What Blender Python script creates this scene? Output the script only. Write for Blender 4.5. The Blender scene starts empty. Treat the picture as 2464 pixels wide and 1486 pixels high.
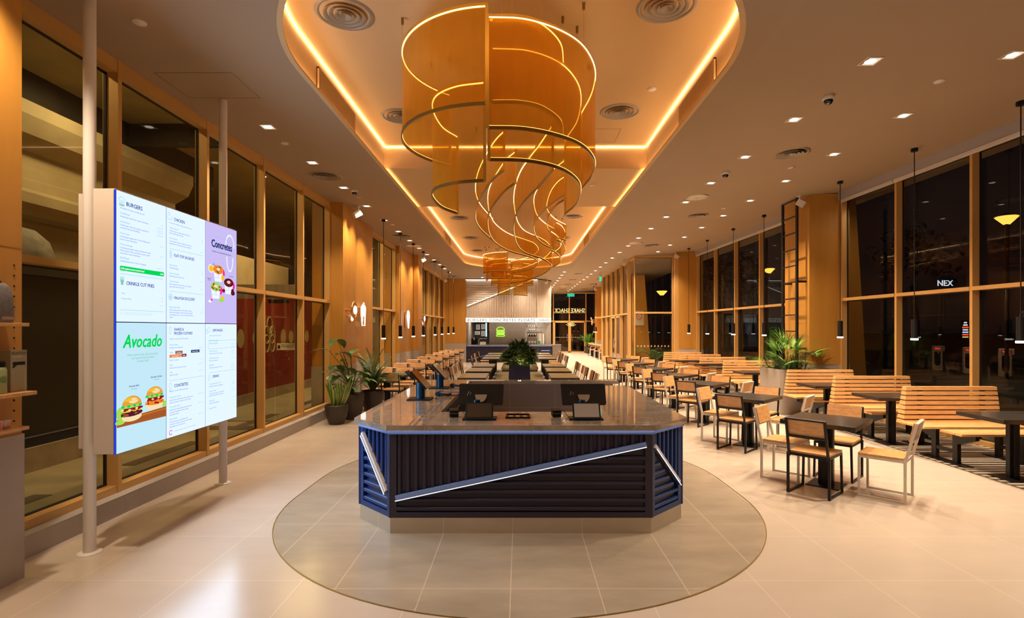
import bpy, math, random
from mathutils import Vector, Matrix
random.seed(7)
PI = math.pi
S = bpy.context.scene
COL = S.collection

# ------------------------------------------------------------------ camera, world, exposure
F, VX, HY, H = 1280.0, 1250.0, 790.0, 1.78      # focal length and vanishing point in pixels of the 2464 frame, eye height
cd = bpy.data.cameras.new('camera'); cam = bpy.data.objects.new('camera', cd); COL.objects.link(cam)
cam.location = (0, 0, H); cam.rotation_euler = (PI / 2, 0, 0)
cd.sensor_fit = 'HORIZONTAL'; cd.sensor_width = 36.0; cd.lens = 36.0 * F / 2464
cd.shift_x = -(VX - 1232) / 2464.0; cd.shift_y = (HY - 743) / 2464.0
cd.clip_end = 300
S.camera = cam
W = bpy.data.worlds.new('night'); S.world = W; W.use_nodes = True
W.node_tree.nodes['Background'].inputs[0].default_value = (0.0025, 0.0025, 0.0032, 1)
W.node_tree.nodes['Background'].inputs[1].default_value = 1.0
S.view_settings.view_transform = 'Standard'
S.view_settings.look = 'None'
S.view_settings.exposure = 0.0
S.view_settings.gamma = 1.0
S.view_settings.use_curve_mapping = False
S.cycles.use_denoising = True
S.cycles.max_bounces = 6; S.cycles.transparent_max_bounces = 18
S.cycles.diffuse_bounces = 4; S.cycles.glossy_bounces = 3
S.cycles.sample_clamp_indirect = 4.0
WARM = (1.0, 0.76, 0.53)
LED = (1.0, 0.66, 0.36)
E_DOWN, E_PEND, E_COVE, E_CHAND = 295.0, 16.0, 5.0, 7.0

# ------------------------------------------------------------------ materials
M = {}
def _nt(name):
    m = bpy.data.materials.new(name); m.use_nodes = True
    M[name] = m
    return m, m.node_tree, m.node_tree.nodes['Principled BSDF']
def mat(name, col, rough=0.5, metal=0.0, emit=None, strength=1.0, noise=0.0, nscale=6.0, coat=0.0, stretch=(1, 1, 1), bump=0.0):
    m, nt, b = _nt(name)
    b.inputs['Base Color'].default_value = (*col, 1)
    b.inputs['Roughness'].default_value = rough
    b.inputs['Metallic'].default_value = metal
    if coat: b.inputs['Coat Weight'].default_value = coat; b.inputs['Coat Roughness'].default_value = 0.08
    if emit:
        b.inputs['Emission Color'].default_value = (*emit, 1)
        b.inputs['Emission Strength'].default_value = strength
    if noise:
        N = nt.nodes; L = nt.links
        tc = N.new('ShaderNodeTexCoord'); mp = N.new('ShaderNodeMapping'); mp.inputs['Scale'].default_value = stretch
        nz = N.new('ShaderNodeTexNoise'); nz.inputs['Scale'].default_value = nscale; nz.inputs['Detail'].default_value = 5
        cr = N.new('ShaderNodeValToRGB')
        cr.color_ramp.elements[0].position = 0.3; cr.color_ramp.elements[1].position = 0.7
        cr.color_ramp.elements[0].color = (*[c * (1 - noise) for c in col], 1)
        cr.color_ramp.elements[1].color = (*[min(1, c * (1 + noise)) for c in col], 1)
        L.new(tc.outputs['Object'], mp.inputs[0]); L.new(mp.outputs[0], nz.inputs['Vector'])
        L.new(nz.outputs['Fac'], cr.inputs[0]); L.new(cr.outputs[0], b.inputs['Base Color'])
        if bump:
            bp = N.new('ShaderNodeBump'); bp.inputs['Strength'].default_value = bump; bp.inputs['Distance'].default_value = 0.01
            L.new(nz.outputs['Fac'], bp.inputs['Height']); L.new(bp.outputs[0], b.inputs['Normal'])
    return m
def tiled(name, col, grout, sx, sy, ox, oy, w=0.004, rough=0.2, noise=0.1, nscale=1.5, axes='XY', gw=1.0):
    m, nt, b = _nt(name)
    N = nt.nodes; L = nt.links
    tc = N.new('ShaderNodeTexCoord'); sp = N.new('ShaderNodeSeparateXYZ'); L.new(tc.outputs['Object'], sp.inputs[0])
    def line(sock, off, size):
        a = N.new('ShaderNodeMath'); a.operation = 'SUBTRACT'; L.new(sock, a.inputs[0]); a.inputs[1].default_value = off - size * 400 - w / 2
        d = N.new('ShaderNodeMath'); d.operation = 'DIVIDE'; L.new(a.outputs[0], d.inputs[0]); d.inputs[1].default_value = size
        f = N.new('ShaderNodeMath'); f.operation = 'FRACT'; L.new(d.outputs[0], f.inputs[0])
        g = N.new('ShaderNodeMath'); g.operation = 'GREATER_THAN'; L.new(f.outputs[0], g.inputs[0]); g.inputs[1].default_value = 1 - w / size
        return g.outputs[0]
    l1 = line(sp.outputs[axes[0]], ox, sx); l2 = line(sp.outputs[axes[1]], oy, sy)
    mx = N.new('ShaderNodeMath'); mx.operation = 'MAXIMUM'; L.new(l1, mx.inputs[0]); L.new(l2, mx.inputs[1])
    mg = N.new('ShaderNodeMath'); mg.operation = 'MULTIPLY'; L.new(mx.outputs[0], mg.inputs[0]); mg.inputs[1].default_value = gw
    mp = N.new('ShaderNodeMapping'); mp.inputs['Scale'].default_value = (0.6, 1.6, 1.0); L.new(tc.outputs['Object'], mp.inputs[0])
    nz = N.new('ShaderNodeTexNoise'); nz.inputs['Scale'].default_value = nscale; nz.inputs['Detail'].default_value = 8; nz.inputs['Roughness'].default_value = .62
    L.new(mp.outputs[0], nz.inputs['Vector'])
    cr = N.new('ShaderNodeValToRGB'); cr.color_ramp.elements[0].position = .25; cr.color_ramp.elements[1].position = .75
    cr.color_ramp.elements[0].color = (*[c * (1 - noise) for c in col], 1); cr.color_ramp.elements[1].color = (*[c * (1 + noise) for c in col], 1)
    L.new(nz.outputs['Fac'], cr.inputs[0])
    mix = N.new('ShaderNodeMix'); mix.data_type = 'RGBA'
    L.new(mg.outputs[0], mix.inputs[0]); L.new(cr.outputs[0], mix.inputs[6]); mix.inputs[7].default_value = (*grout, 1)
    L.new(mix.outputs[2], b.inputs['Base Color'])
    b.inputs['Roughness'].default_value = rough
    rr = N.new('ShaderNodeMapRange'); L.new(nz.outputs['Fac'], rr.inputs[0]); rr.inputs[3].default_value = rough * .9; rr.inputs[4].default_value = rough * 1.1
    L.new(rr.outputs[0], b.inputs['Roughness'])
    return m
def wood(name, c1, c2, scale=(14, 14, 1.0), rough=0.4, boards=0.0, axis='Z', coat=0.0):
    m, nt, b = _nt(name)
    N = nt.nodes; L = nt.links
    tc = N.new('ShaderNodeTexCoord'); mp = N.new('ShaderNodeMapping'); mp.inputs['Scale'].default_value = scale
    L.new(tc.outputs['Object'], mp.inputs[0])
    nz = N.new('ShaderNodeTexNoise'); nz.inputs['Scale'].default_value = 2.2; nz.inputs['Detail'].default_value = 7; nz.inputs['Distortion'].default_value = .5
    L.new(mp.outputs[0], nz.inputs['Vector'])
    cr = N.new('ShaderNodeValToRGB'); cr.color_ramp.elements[0].position = .3; cr.color_ramp.elements[1].position = .72
    cr.color_ramp.elements[0].color = (*c1, 1); cr.color_ramp.elements[1].color = (*c2, 1)
    L.new(nz.outputs['Fac'], cr.inputs[0]); L.new(cr.outputs[0], b.inputs['Base Color'])
    b.inputs['Roughness'].default_value = rough
    if coat: b.inputs['Coat Weight'].default_value = coat; b.inputs['Coat Roughness'].default_value = .15
    return m
def glass(name, tint=(1, 1, 1), refl=1.0):
    m = bpy.data.materials.new(name); m.use_nodes = True; M[name] = m
    nt = m.node_tree; N = nt.nodes; L = nt.links
    for n in list(N): N.remove(n)
    o = N.new('ShaderNodeOutputMaterial'); mx = N.new('ShaderNodeMixShader'); t = N.new('ShaderNodeBsdfTransparent'); g = N.new('ShaderNodeBsdfGlossy')
    t.inputs[0].default_value = (*tint, 1); g.inputs['Roughness'].default_value = 0.0; g.inputs['Color'].default_value = (1, 1, 1, 1)
    f = N.new('ShaderNodeFresnel'); f.inputs[0].default_value = 1.52
    k = N.new('ShaderNodeMath'); k.operation = 'MULTIPLY'; k.use_clamp = True; k.inputs[1].default_value = refl
    ge = N.new('ShaderNodeNewGeometry'); bf = N.new('ShaderNodeMath'); bf.operation = 'SUBTRACT'; bf.inputs[0].default_value = 1.0; L.new(ge.outputs['Backfacing'], bf.inputs[1])
    kk = N.new('ShaderNodeMath'); kk.operation = 'MULTIPLY'; L.new(f.outputs[0], kk.inputs[0]); L.new(bf.outputs[0], kk.inputs[1])
    L.new(kk.outputs[0], k.inputs[0]); L.new(k.outputs[0], mx.inputs[0]); L.new(t.outputs[0], mx.inputs[1]); L.new(g.outputs[0], mx.inputs[2]); L.new(mx.outputs[0], o.inputs[0])
    return m
def meshgold(name):
    m, nt, b = _nt(name)
    N = nt.nodes; L = nt.links; o = N['Material Output']
    b.inputs['Base Color'].default_value = (.72, .39, .03, 1); b.inputs['Metallic'].default_value = .55; b.inputs['Roughness'].default_value = .42
    tl = N.new('ShaderNodeBsdfTranslucent'); tl.inputs[0].default_value = (.84, .38, .012, 1)
    tr = N.new('ShaderNodeBsdfTransparent'); tr.inputs[0].default_value = (1.0, .76, .32, 1)
    m1 = N.new('ShaderNodeMixShader'); m1.inputs[0].default_value = .30
    L.new(b.outputs[0], m1.inputs[1]); L.new(tl.outputs[0], m1.inputs[2])
    m2 = N.new('ShaderNodeMixShader')
    tc = N.new('ShaderNodeTexCoord'); nz = N.new('ShaderNodeTexNoise'); nz.inputs['Scale'].default_value = 9; nz.inputs['Detail'].default_value = 3
    mp = N.new('ShaderNodeMapping'); mp.inputs['Scale'].default_value = (1, 1, .25); L.new(tc.outputs['Object'], mp.inputs[0]); L.new(mp.outputs[0], nz.inputs['Vector'])
    rg = N.new('ShaderNodeMapRange'); rg.inputs[3].default_value = .34; rg.inputs[4].default_value = .52; L.new(nz.outputs['Fac'], rg.inputs[0])
    L.new(rg.outputs[0], m2.inputs[0]); L.new(m1.outputs[0], m2.inputs[1]); L.new(tr.outputs[0], m2.inputs[2]); L.new(m2.outputs[0], o.inputs[0])
    return m
def emis(name, col, s=1.0):
    m = bpy.data.materials.new(name); m.use_nodes = True; M[name] = m
    nt = m.node_tree; N = nt.nodes
    for n in list(N): N.remove(n)
    o = N.new('ShaderNodeOutputMaterial'); e = N.new('ShaderNodeEmission'); e.inputs[0].default_value = (*col, 1); e.inputs[1].default_value = s
    nt.links.new(e.outputs[0], o.inputs[0])
    return m

tiled('floor_tile', (.60, .52, .44), (.74, .66, .57), .8, .8, 2.47, 3.77, w=.006, rough=.22, noise=.05, nscale=2.2, gw=.9)
tiled('island_tile', (.40, .34, .26), (.62, .53, .42), .6, 1.2, -.054, 3.645, w=.006, rough=.22, noise=.22, nscale=1.6)
tiled('grey_base', (.40, .35, .30), (.5, .45, .4), 1.2, 5.0, .3, 9.0, w=.004, rough=.45, noise=.10, axes='YZ')
tiled('plinth_tile', (.46, .39, .30), (.6, .52, .42), .602, 5.0, -.655, 9.0, w=.006, rough=.35, noise=.15, axes='XZ')
tiled('well_tile', (.16, .125, .11), (.3, .26, .23), .72, .38, -.15, .53, w=.004, rough=.4, noise=.1, axes='XZ')
tiled('kitchen_tile', (.30, .26, .22), (.4, .36, .31), 1.2, .6, .35, .5, w=.012, rough=.5, noise=.12, axes='XZ')
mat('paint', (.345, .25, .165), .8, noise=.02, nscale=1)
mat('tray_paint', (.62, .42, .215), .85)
mat('grey_paint', (.38, .34, .31), .7)
wood('veneer', (.47, .215, .032), (.55, .265, .045), (3, 3, .35), .45)
mat('frame_gold', (.64, .37, .12), .42, .15, noise=.02)
wood('chair_wood', (.60, .30, .10), (.76, .44, .17), (5, 18, 18), .38, coat=.2)
wood('back_wood', (.60, .29, .10), (.78, .46, .19), (5, 18, 18), .38, coat=.2)
wood('slat_wood', (.66, .34, .12), (.84, .50, .21), (3, 22, 22), .42, coat=.15)
wood('dark_wood', (.013, .010, .009), (.034, .026, .02), (4, 22, 8), .32, coat=.15)
wood('communal_wood', (.21, .165, .075), (.31, .24, .12), (20, 3, 8), .33, coat=.15)
mat('black_metal', (.014, .013, .013), .4, .4)
mat('white_metal', (.72, .66, .58), .4, .1)
mat('white_paint', (.80, .76, .72), .45)
mat('panel_white', (.74, .66, .58), .55)
mat('navy', (.024, .022, .052), .42)
mat('blue_metal', (.008, .042, .20), .3, .1)
mat('trim_blue', (.20, .34, .80), .35, .0)
mat('steel', (.55, .52, .5), .25, .9)
mat('black_plastic', (.008, .008, .009), .45); M['black_plastic'].node_tree.nodes['Principled BSDF'].inputs['Specular IOR Level'].default_value = .2
mat('screen_off', (.06, .04, .025), .12, coat=.3)
mat('screen_grey', (.38, .36, .33), .25, coat=.3)
mat('blue_tube', (.004, .05, .11), .25, .3)
mat('gold', (.85, .58, .12), .32, .8)
mat('gold_dark', (.30, .21, .06), .35, .8)
meshgold('gold_mesh')
glass('glass_left', (.90, .85, .70), .35); glass('glass_right', (.87, .87, .85), .45); glass('glass_clear', (.92, .92, .9), .8)
emis('led_cove', LED, E_COVE * 2.2); emis('led_lip', (1, .60, .26), E_COVE * 3.5); emis('led_gold', (1, .66, .34), E_CHAND * .9); emis('led_dim', (1, .50, .14), 2.6)
emis('reflector_glow', (1, .80, .58), .9); emis('lamp_disc', (1, .86, .68), 9.0); emis('led_white', (1, .90, .76), 6.0); emis('led_counter', (.62, .74, 1.0), 2.2)
emis('sign_white', (1, .93, .80), 1.4); emis('neon_green', (.50, 1.0, .08), 1.3); emis('exit_green', (.05, .8, .45), 1.0)
emis('letter_gold', (1, .72, .25), 1.1)
mat('marble', (.29, .245, .205), .035, noise=.25, nscale=3.5, stretch=(1, 2.5, 1))
_n = M['marble'].node_tree; _N = _n.nodes; _b = _N['Principled BSDF']; _b.inputs['IOR'].default_value = 1.75
_t = _N.new('ShaderNodeTexCoord'); _w = _N.new('ShaderNodeTexNoise'); _w.inputs['Scale'].default_value = 4.5; _w.inputs['Detail'].default_value = 6; _w.inputs['Distortion'].default_value = 1.4
_n.links.new(_t.outputs['Object'], _w.inputs['Vector']); _r = _N.new('ShaderNodeValToRGB'); _e = _r.color_ramp.elements
_e[0].position = .485; _e[0].color = (0, 0, 0, 1); _e[1].position = .515; _e[1].color = (0, 0, 0, 1); _m = _e.new(.5); _m.color = (.6, .6, .6, 1)
_x = _N.new('ShaderNodeMix'); _x.data_type = 'RGBA'; _x.inputs[7].default_value = (.48, .42, .36, 1)
_n.links.new(_w.outputs['Fac'], _r.inputs[0]); _n.links.new(_r.outputs[0], _x.inputs[0]); _n.links.new(_b.inputs['Base Color'].links[0].from_socket, _x.inputs[6]); _n.links.new(_x.outputs[2], _b.inputs['Base Color'])
mat('pot', (.045, .032, .026), .5); mat('soil', (.10, .045, .02), .9, noise=.4, nscale=30)
mat('leaf', (.05, .17, .035), .35, noise=.5, nscale=7, coat=.2); mat('leaf_light', (.16, .36, .05), .38, noise=.4, nscale=9, coat=.15)
mat('leaf_pale', (.11, .20, .06), .3, noise=.45, nscale=12, coat=.2); mat('leaf_yellow', (.55, .50, .08), .4); mat('leaf_dark', (.045, .085, .015), .4, noise=.6, nscale=6)
mat('leaf_olive', (.16, .16, .02), .4, noise=.5, nscale=9)
mat('stem', (.06, .10, .02), .5); mat('rubber', (.015, .014, .013), .6)
mat('cushion', (.20, .175, .09), .6, noise=.08, nscale=3); mat('concrete', (.30, .25, .20), .75, noise=.15, nscale=4)
mat('vent_metal', (.30, .25, .20), .4, .4); mat('vent_hole', (.01, .009, .008), .8)
mat('grille', (.30, .22, .14), .6); mat('white_plastic', (.75, .70, .62), .35)
mat('dome', (.01, .01, .012), .08, coat=.5)

# ------------------------------------------------------------------ mesh builder
class MB:
    def __init__(s): s.v = []; s.f = []; s.sm = []; s.mi = []; s.cur = 0
    def add(s, vs, fs, smooth=False):
        o = len(s.v); s.v += [tuple(p) for p in vs]
        for f in fs: s.f.append([i + o for i in f]); s.sm.append(smooth); s.mi.append(s.cur)
        return s
    def box(s, x0, y0, z0, x1, y1, z1):
        if x0 > x1: x0, x1 = x1, x0
        if y0 > y1: y0, y1 = y1, y0
        if z0 > z1: z0, z1 = z1, z0
        return s.add([(x0, y0, z0), (x1, y0, z0), (x1, y1, z0), (x0, y1, z0), (x0, y0, z1), (x1, y0, z1), (x1, y1, z1), (x0, y1, z1)],
                     [(0, 3, 2, 1), (4, 5, 6, 7), (0, 1, 5, 4), (1, 2, 6, 5), (2, 3, 7, 6), (3, 0, 4, 7)])
    def obox(s, c, ax, ay, az):     # oriented box: centre and three half-axis vectors
        c, ax, ay, az = map(Vector, (c, ax, ay, az))
        vs = [c + a * ax + b * ay + d * az for d in (-1, 1) for a, b in ((-1, -1), (1, -1), (1, 1), (-1, 1))]
        return s.add(vs, [(0, 3, 2, 1), (4, 5, 6, 7), (0, 1, 5, 4), (1, 2, 6, 5), (2, 3, 7, 6), (3, 0, 4, 7)])
    def bar(s, p, q, w, h, up=(0, 0, 1)):   # rectangular bar from p to q
        p, q, up = Vector(p), Vector(q), Vector(up); d = q - p; L = d.length
        if L < 1e-6: return s
        d = d / L
        if abs(d.dot(up)) > .98: up = Vector((0, 1, 0)) if abs(d.z) > .9 else Vector((1, 0, 0))
        a = d.cross(up).normalized(); b = a.cross(d)
        return s.obox((p + q) / 2, a * w / 2, d * L / 2, b * h / 2)
    def cyl(s, p, q, r, r2=None, n=16, cap=True, smooth=True):
        r2 = r if r2 is None else r2
        p, q = Vector(p), Vector(q); d = (q - p).normalized()
        a = d.orthogonal().normalized(); b = d.cross(a)
        vs = []
        for c, rr in ((p, r), (q, r2)):
            for i in range(n):
                t = 2 * PI * i / n; vs.append(c + a * (rr * math.cos(t)) + b * (rr * math.sin(t)))
        s.add(vs, [(i, (i + 1) % n, n + (i + 1) % n, n + i) for i in range(n)], smooth)
        if cap: s.add(vs[:n], [tuple(range(n))[::-1]]); s.add(vs[n:], [tuple(range(n))])
        return s
    def lathe(s, prof, c=(0, 0, 0), n=24, smooth=True, sq=1.0):
        vs = []
        for r, z in prof:
            for i in range(n):
                t = 2 * PI * i / n; vs.append((c[0] + r * math.cos(t), c[1] + r * math.sin(t) * sq, c[2] + z))
        fs = [(k * n + i, k * n + (i + 1) % n, (k + 1) * n + (i + 1) % n, (k + 1) * n + i) for k in range(len(prof) - 1) for i in range(n)]
        return s.add(vs, fs, smooth)
    def tube(s, pts, r, n=8, closed=False, r_end=None):
        P = [Vector(p) for p in pts]; m = len(P); vs = []; prev = None
        for k in range(m):
            if closed: d = P[(k + 1) % m] - P[k - 1]
            else: d = P[min(k + 1, m - 1)] - P[max(k - 1, 0)]
            d.normalize()
            a = (prev - d * prev.dot(d)).normalized() if prev is not None and (prev - d * prev.dot(d)).length > 1e-5 else d.orthogonal().normalized()
            prev = a; b = d.cross(a)
            rr = r if r_end is None else r + (r_end - r) * k / max(1, m - 1)
            for i in range(n):
                t = 2 * PI * i / n; vs.append(P[k] + a * (rr * math.cos(t)) + b * (rr * math.sin(t)))
        K = m if closed else m - 1
        s.add(vs, [(k * n + i, k * n + (i + 1) % n, ((k + 1) % m) * n + (i + 1) % n, ((k + 1) % m) * n + i) for k in range(K) for i in range(n)], True)
        if not closed: s.add(vs[:n], [tuple(range(n))[::-1]]); s.add(vs[-n:], [tuple(range(n))])
        return s
    def prism(s, poly, z0, z1):
        n = len(poly)
        vs = [(x, y, z0) for x, y in poly] + [(x, y, z1) for x, y in poly]
        return s.add(vs, [tuple(range(n))[::-1], tuple(range(n, 2 * n))] + [(i, (i + 1) % n, n + (i + 1) % n, n + i) for i in range(n)])
    def wallstrip(s, pts, z0, z1, closed=False, t=0.0):     # vertical ribbon following a plan path, thickness t
        P = [Vector((p[0], p[1])) for p in pts]; m = len(P)
        if t:
            outer = []
            for k in range(m):
                d = (P[(k + 1) % m] - P[k - 1]) if closed else (P[min(k + 1, m - 1)] - P[max(k - 1, 0)])
                d.normalize(); outer.append(P[k] + Vector((-d.y, d.x)) * t)
        K = m if closed else m - 1
        vs = [(p.x, p.y, z0) for p in P] + [(p.x, p.y, z1) for p in P]
        fs = [(k, (k + 1) % m, m + (k + 1) % m, m + k) for k in range(K)]
        s.add(vs, fs, True)
        if t:
            vo = [(p.x, p.y, z0) for p in outer] + [(p.x, p.y, z1) for p in outer]
            s.add(vo, [f[::-1] for f in fs], True)
            a = vs + vo; n2 = 2 * m
            s.add(a, [(k, n2 + k, n2 + (k + 1) % m, (k + 1) % m) for k in range(K)] + [(m + k, m + (k + 1) % m, n2 + m + (k + 1) % m, n2 + m + k) for k in range(K)])
            if not closed: s.add(a, [(0, m, n2 + m, n2), (m - 1, n2 + m - 1, n2 + 2 * m - 1, 2 * m - 1)])
        return s
    def mapped(s, vs, fs, fn): return s.add([fn(*p[:2]) for p in vs], fs)
    def build(s, name, material, parent=None, bevel=0.0, loc=None):
        me = bpy.data.meshes.new(name); me.from_pydata(s.v, [], s.f)
        me.polygons.foreach_set('use_smooth', s.sm)
        ms = material if isinstance(material, (list, tuple)) else [material]
        for k in ms: me.materials.append(M[k])
        if len(ms) > 1: me.polygons.foreach_set('material_index', s.mi)
        me.update()
        o = bpy.data.objects.new(name, me); COL.objects.link(o)
        if parent is not None: o.parent = parent
        if loc: o.location = loc
        if bevel:
            b = o.modifiers.new('bevel', 'BEVEL'); b.width = bevel; b.segments = 2; b.limit_method = 'ANGLE'
        return o
_tc = {}
def text_geo(body, size=1.0, align='LEFT', shear=0.0, bold=0.0, sp=1.0):
    key = (body, size, align, shear, bold, sp)
    if key in _tc: return _tc[key]
    c = bpy.data.curves.new('t', 'FONT'); c.body = body; c.size = size; c.align_x = align; c.shear = shear; c.space_character = sp
    c.resolution_u = 2; c.fill_mode = 'FRONT'
    o = bpy.data.objects.new('t', c); COL.objects.link(o)
    dg = bpy.context.evaluated_depsgraph_get(); dg.update()
    me = bpy.data.meshes.new_from_object(o.evaluated_get(dg))
    vs = [tuple(v.co) for v in me.vertices]; fs = [tuple(p.vertices) for p in me.polygons]
    if bold > 0:
        n0 = len(vs); v0 = list(vs); f0 = list(fs)
        for q, (sx, sy) in enumerate(((-1, .35), (1, -.35), (0, .6), (0, -.6))):
            vs = vs + [(x + sx * bold * size, y + sy * bold * size, z) for x, y, z in v0]; fs = fs + [tuple(i + n0 * (q + 1) for i in f) for f in f0]
    bpy.data.objects.remove(o); bpy.data.curves.remove(c); bpy.data.meshes.remove(me)
    _tc[key] = (vs, fs)
    return vs, fs

# ------------------------------------------------------------------ things
def tag(o, label=None, cat=None, group=None, kind=None):
    if label: o['label'] = label
    if cat: o['category'] = cat
    if group: o['group'] = group
    if kind: o['kind'] = kind
    return o
def thing(name, label, cat, loc=(0, 0, 0), rz=0.0, group=None, kind=None):
    o = bpy.data.objects.new(name, None); COL.objects.link(o); o.empty_display_size = .05
    o.location = loc; o.rotation_euler = (0, 0, rz)
    return tag(o, label, cat, group, kind)
KIDS = {}
def copy_thing(root, label, loc, rz=0.0, group=None):
    if root.name not in KIDS:
        KIDS[root.name] = [(c, [g for g in bpy.data.objects if g.parent == c]) for c in bpy.data.objects if c.parent == root]
    r = root.copy(); COL.objects.link(r); r.location = loc; r.rotation_euler = (0, 0, rz); r['label'] = label
    if group: r['group'] = group
    for ch, gs in KIDS[root.name]:
        c = ch.copy(); COL.objects.link(c); c.parent = r
        for g in gs:
            d = g.copy(); COL.objects.link(d); d.parent = c
    return r
def struct(mb, name, material, parent=None, **k):
    o = mb.build(name, material, parent, **k)
    if parent is None: o['kind'] = 'structure'
    return o
ORD = ['first', 'second', 'third', 'fourth', 'fifth', 'sixth', 'seventh', 'eighth', 'ninth', 'tenth', 'eleventh', 'twelfth', 'thirteenth', 'fourteenth',
       'fifteenth', 'sixteenth', 'seventeenth', 'eighteenth', 'nineteenth', 'twentieth', 'twenty-first', 'twenty-second', 'twenty-third', 'twenty-fourth', 'twenty-fifth', 'twenty-sixth']
def arc(cx, cy, r, a0, a1, n):
    return [(cx + r * math.cos(math.radians(a0 + (a1 - a0) * i / n)), cy + r * math.sin(math.radians(a0 + (a1 - a0) * i / n))) for i in range(n + 1)]
def spline(pts, n=8):
    P = [Vector(p) for p in pts]; out = []
    for i in range(len(P) - 1):
        p0 = P[i - 1] if i else P[0] * 2 - P[1]; p1 = P[i]; p2 = P[i + 1]; p3 = P[i + 2] if i + 2 < len(P) else P[-1] * 2 - P[-2]
        for k in range(n):
            t = k / n
            out.append(.5 * ((2 * p1) + (p2 - p0) * t + (2 * p0 - 5 * p1 + 4 * p2 - p3) * t * t + (3 * p1 - p0 - 3 * p2 + p3) * t ** 3))
    out.append(P[-1]); return [tuple(p) for p in out]
C0 = 4.40                                   # main ceiling; it climbs gently towards the right windows
def zc(x): return C0 + max(0.0, .066 * (x - 2.3))
def xw(y): return 7.25 - .03 * y            # inner face of the right window wall
# ================================================================== SETTING
YK = 28.0                                   # plane of the kitchen front
# floor
b = MB(); b.box(-4.4, -4, -.12, 5.58, 42, 0); b.box(5.58, 13.0, -.12, 8.0, 42, 0); b.box(5.58, -4, -.12, 8, 5.6, 0)
struct(b, 'floor', 'floor_tile')
stad = arc(0, 5.6, 2.35, 180, 360, 48) + arc(0, 6.3, 2.35, 0, 180, 48)
b = MB(); b.prism(stad, .0, .003); o = struct(b, 'floor', 'island_tile')
b = MB(); ring = arc(0, 5.6, 2.354, 180, 360, 48) + arc(0, 6.3, 2.354, 0, 180, 48)
b.wallstrip(ring, 0, .004, True, -.008); b2 = b.build('trim_1', 'gold_dark'); b2['kind'] = 'structure'
# striped decking under the window benches
b = MB(); b.box(5.58, 5.6, -.12, 8.0, 13.0, -.02); struct(b, 'floor', 'dark_wood')
b = MB()
y = 5.62
while y < 13.0:
    b.box(5.60, y, -.02, 7.2, y + .055, 0.0); y += .115
struct(b, 'floor', 'white_metal')
b = MB(); b.box(5.575, 5.6, -.1, 5.60, 13.0, .002); struct(b, 'trim_2', 'gold_dark')

# ceiling with the racetrack tray opening
TX, TR, TY0, TY1 = -.07, 2.19, 5.42, 21.1
def tray(r, n=40): return arc(TX, TY0, r, 180, 360, n) + arc(TX, TY1, r, 0, 180, n)
import bmesh
def slab_with_hole(name, outer, hole, z, material, th=.04):
    bm = bmesh.new()
    def loop(pts):
        vs = [bm.verts.new((p[0], p[1], z)) for p in pts]
        return [bm.edges.new((vs[i], vs[(i + 1) % len(vs)])) for i in range(len(vs))]
    e = loop(outer) + loop(hole)
    bmesh.ops.triangle_fill(bm, edges=e, use_beauty=True)
    me = bpy.data.meshes.new(name); bm.to_mesh(me); bm.free(); me.materials.append(M[material])
    o = bpy.data.objects.new(name, me); COL.objects.link(o); o['kind'] = 'structure'; return o
slab_with_hole('ceiling', [(-4.05, -4), (2.3, -4), (2.3, 42), (-4.05, 42)], tray(TR), C0, 'paint')
b = MB(); b.add([(2.3, -4, C0), (8.2, -4, zc(8.2)), (8.2, 42, zc(8.2)), (2.3, 42, C0)], [(0, 3, 2, 1)]); struct(b, 'ceiling', 'paint')
b = MB(); b.box(-4.3, -4, 5.0, 8.2, 42, 5.05); struct(b, 'ceiling', 'paint')
tp = tray(TR, 48)
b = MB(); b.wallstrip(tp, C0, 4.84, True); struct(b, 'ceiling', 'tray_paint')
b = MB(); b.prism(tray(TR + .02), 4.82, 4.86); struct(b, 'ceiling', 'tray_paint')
b = MB(); b.box(TX - TR, 8.88, 4.45, TX + TR, 11.65, 4.83); struct(b, 'ceiling', 'tray_paint')
# small upturned lip that hides a second led line
lip = tray(TR, 64); b = MB(); inn = tray(TR - .05, 64); n = len(lip)
b.add([(p[0], p[1], C0) for p in lip] + [(p[0], p[1], C0) for p in inn] + [(p[0], p[1], C0 + .02) for p in inn],
      [(i, (i + 1) % n, n + (i + 1) % n, n + i) for i in range(n)] + [(n + i, n + (i + 1) % n, 2 * n + (i + 1) % n, 2 * n + i) for i in range(n)])
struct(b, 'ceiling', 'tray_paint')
b = MB(); b.wallstrip(tray(TR - .036, 64), C0 + .003, C0 + .009, True, t=-.026); struct(b, 'trim_3', 'led_lip')
# upper led lines of both trays
def ledline(path, n_):
    b = MB(); b.tube([(p[0], p[1], 4.798) for p in path], .008, 6); struct(b, n_, 'led_cove')
ri = TR - .022
near = arc(TX, TY0, ri, 180, 360, 40)
ledline([(TX - ri, 8.86)] + [(TX - ri, 7)] + near + [(TX + ri, 7), (TX + ri, 8.86)] + [(TX - ri, 8.86)], 'trim_4')
far = arc(TX, TY1, ri, 0, 180, 40)
ledline([(TX + ri, 11.68)] + far + [(TX - ri, 11.68), (TX + ri, 11.68)], 'trim_5')
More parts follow.
